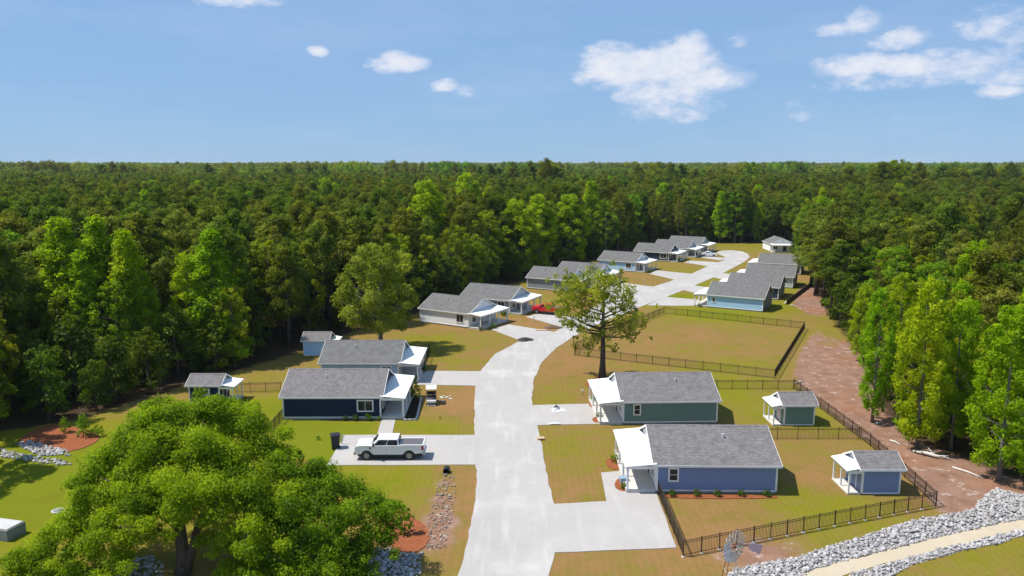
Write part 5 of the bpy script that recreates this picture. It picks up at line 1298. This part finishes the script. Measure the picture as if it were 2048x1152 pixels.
# far forest: patches of canopy
def far_kinds():
    out = []; rng = np.random.default_rng(8)
    for i in range(5):
        P = []
        for k in range(46):
            x, y = rng.uniform(-18, 18, 2); h = rng.uniform(12, 19); R = rng.uniform(2.2, 3.6); tn = rng.uniform(.15, .8)
            for j in range(4): P.append((x + rng.normal(0, R * .35), y + rng.normal(0, R * .35), h - j * 2.0 + rng.uniform(-.6, .6), R * rng.uniform(.5, .85), tn))
        out.append(crown_mesh('canopy', P, .48, 17, rng, [[M['needle'], M['needle'], M['leaf_mix'], M['needle'], M['leaf_mix']][i]], squash=.8, up=.6))
    return out
fk = far_kinds(); fp = []; rngf = np.random.default_rng(3)
y = 615.0
while y < 6500:
    lim = y * .76 + 60; st = 26 if y < 1600 else 34 if y < 3200 else 46
    for x in np.arange(-lim, lim, st):
        s = rngf.uniform(.85, 1.15) * (st / 26) ** .8; big = sin(x * .004 + 1.3) * sin(y * .003 + .5)
        pick = int(rngf.choice([0, 1, 3])) if rngf.random() > .34 + .2 * big else int(rngf.choice([2, 4]))
        zs = rngf.uniform(.82, 1.15) * (1.28 if rngf.random() > .90 else 1.0)
        fp.append((x + rngf.uniform(-8, 8), y + rngf.uniform(-8, 8), 0.0, (s, s, zs), rngf.uniform(0, 6.28), pick))
    y += st
mass('far_forest', 'far forest canopy running to the horizon', fp, fk)

# --- shrubs
def shrub_mesh(seed, mat, h=.8, r=.45, n=10, leaf=.09, dens=420, shape='dome'):
    rng = np.random.default_rng(seed); P = broad_puffs(rng, h, r, .12, n, .42, shape, (.2, .8)); return crown_mesh('foliage', P, leaf, dens, rng, [M[mat]], squash=.85)
SH = {'a': shrub_mesh(1, 'leaf_dark'), 'b': shrub_mesh(2, 'leaf'), 'c': shrub_mesh(3, 'leaf', 1.5, .5, 14, .1, 300, 'cone'), 'd': shrub_mesh(4, 'leaf_olive', 1.2, .6, 12, .12, 200)}
stem = MB().path([(0, 0, -.03), (.02, 0, .3), (0, .02, .55)], [.04, .03, .015], 6).mesh('stem', M['bark'])
def shrub(k, u, v, sc, label, group=None):
    R = empty('shrub', G(u, v) + Vector((0, 0, .05)), random.uniform(0, 6), label, 'shrub', group); R.scale = (sc,) * 3 if not isinstance(sc, tuple) else sc
    link('stem', stem, R); link('foliage', SH[k], R)
WG = 'clipped shrubs along the slate blue wall'
for u, t in ((1345, 'leftmost dark shrub along the slate blue wall'), (1394, 'second dark shrub from the left along the slate blue wall'), (1435, 'middle dark shrub along the slate blue wall'), (1482, 'fourth dark shrub from the left along the slate blue wall'), (1533, 'rightmost dark shrub along the slate blue wall')):
    shrub('a', u, 993, .75, t, WG)
for k, u, v, sc, t in (('a', 1247, 978, .7, 'dark shrub in the oval mulch bed beside the blue porch'), ('b', 1230, 925, 1.0, 'green shrub in the mulch bed behind the blue porch'), ('b', 1188, 806, 1.0, 'green shrub behind the green cottage drive'), ('a', 1199, 838, .9, 'dark shrub at the near corner of the green porch'),
                       ('c', 810, 1068, 1.5, 'upright green shrub in the red mulch bed by the ditch'), ('c', 781, 1040, 1.2, 'shrub at the edge of the bottom tree in the red mulch bed'), ('c', 130, 866, 1.1, 'left dark shrub on the mulch mound at the wood edge'), ('c', 167, 874, 1.6, 'upright shrub on the mulch mound at the wood edge'),
                       ('b', 196, 872, 1.4, 'round shrub right of the upright one on the mulch mound'), ('a', 828, 765, 1.3, 'dark round shrub at the corner of the pale blue porch'), ('a', 846, 744, 1.2, 'dark shrub behind the pale blue porch post'), ('c', 820, 797, 1.2, 'palm-like plant by the navy porch, left one'), ('c', 834, 796, 1.1, 'palm-like plant by the navy porch, right one'),
                       ('a', 690, 841, .7, 'left dark shrub in the bed under the navy wall'), ('a', 712, 841, .8, 'second dark shrub in the bed under the navy wall'), ('b', 736, 841, .9, 'green shrub under the wide white window'), ('b', 758, 841, .6, 'small shrub at the navy porch corner'), ('b', 636, 880, .5, 'tiny sapling in the lawn left of the black bin'),
                       ('c', 598, 935, 1.3, 'small conical shrub by the big foreground tree'), ('b', 1818, 868, (3.0, 3.0, 3.0), 'round light green bush between the right trunks'), ('a', 1008, 632, 1.4, 'dark round shrub in front of the grey cottage'), ('b', 985, 657, 1.2, 'shrub at the white cottage porch steps'), ('a', 961, 662, .9, 'low dark shrub at the white cottage porch post'),
                       ('a', 1356, 523, 1.3, 'dark shrub by the dark navy cottage porch'), ('a', 1392, 512, 1.5, 'dark shrub beside the white car'), ('a', 1299, 546, 1.2, 'dark shrub at the light blue cottage porch'), ('a', 1399, 614, 1.0, 'dark shrub at the sky blue cottage steps'), ('b', 1655, 615, (3.2, 3.2, 2.6), 'light green bush at the foot of the pine by the silt fence'), ('b', 880, 838, .3, 'tiny tuft on the navy cottage lawn')):
    shrub(k, u, v, sc, t)

# ------------------------------------------------------------------ haze
def haze():
    t = bpy.data.materials.new('haze_air'); t.use_nodes = True; N = t.node_tree.nodes; L = t.node_tree.links
    for n in list(N): N.remove(n)
    o = N.new('ShaderNodeOutputMaterial'); v = N.new('ShaderNodeVolumePrincipled'); v.inputs['Color'].default_value = (.80, .89, 1, 1); v.inputs['Density'].default_value = HAZE
    L.new(v.outputs[0], o.inputs['Volume'])
    h = MB().box(-9100, 9100, -500, 9100, -1.0, 34.0).build('haze', t); h['kind'] = 'stuff'; h['label'] = 'thin pale blue haze over the distant forest'
HAZE = 6e-5
haze()
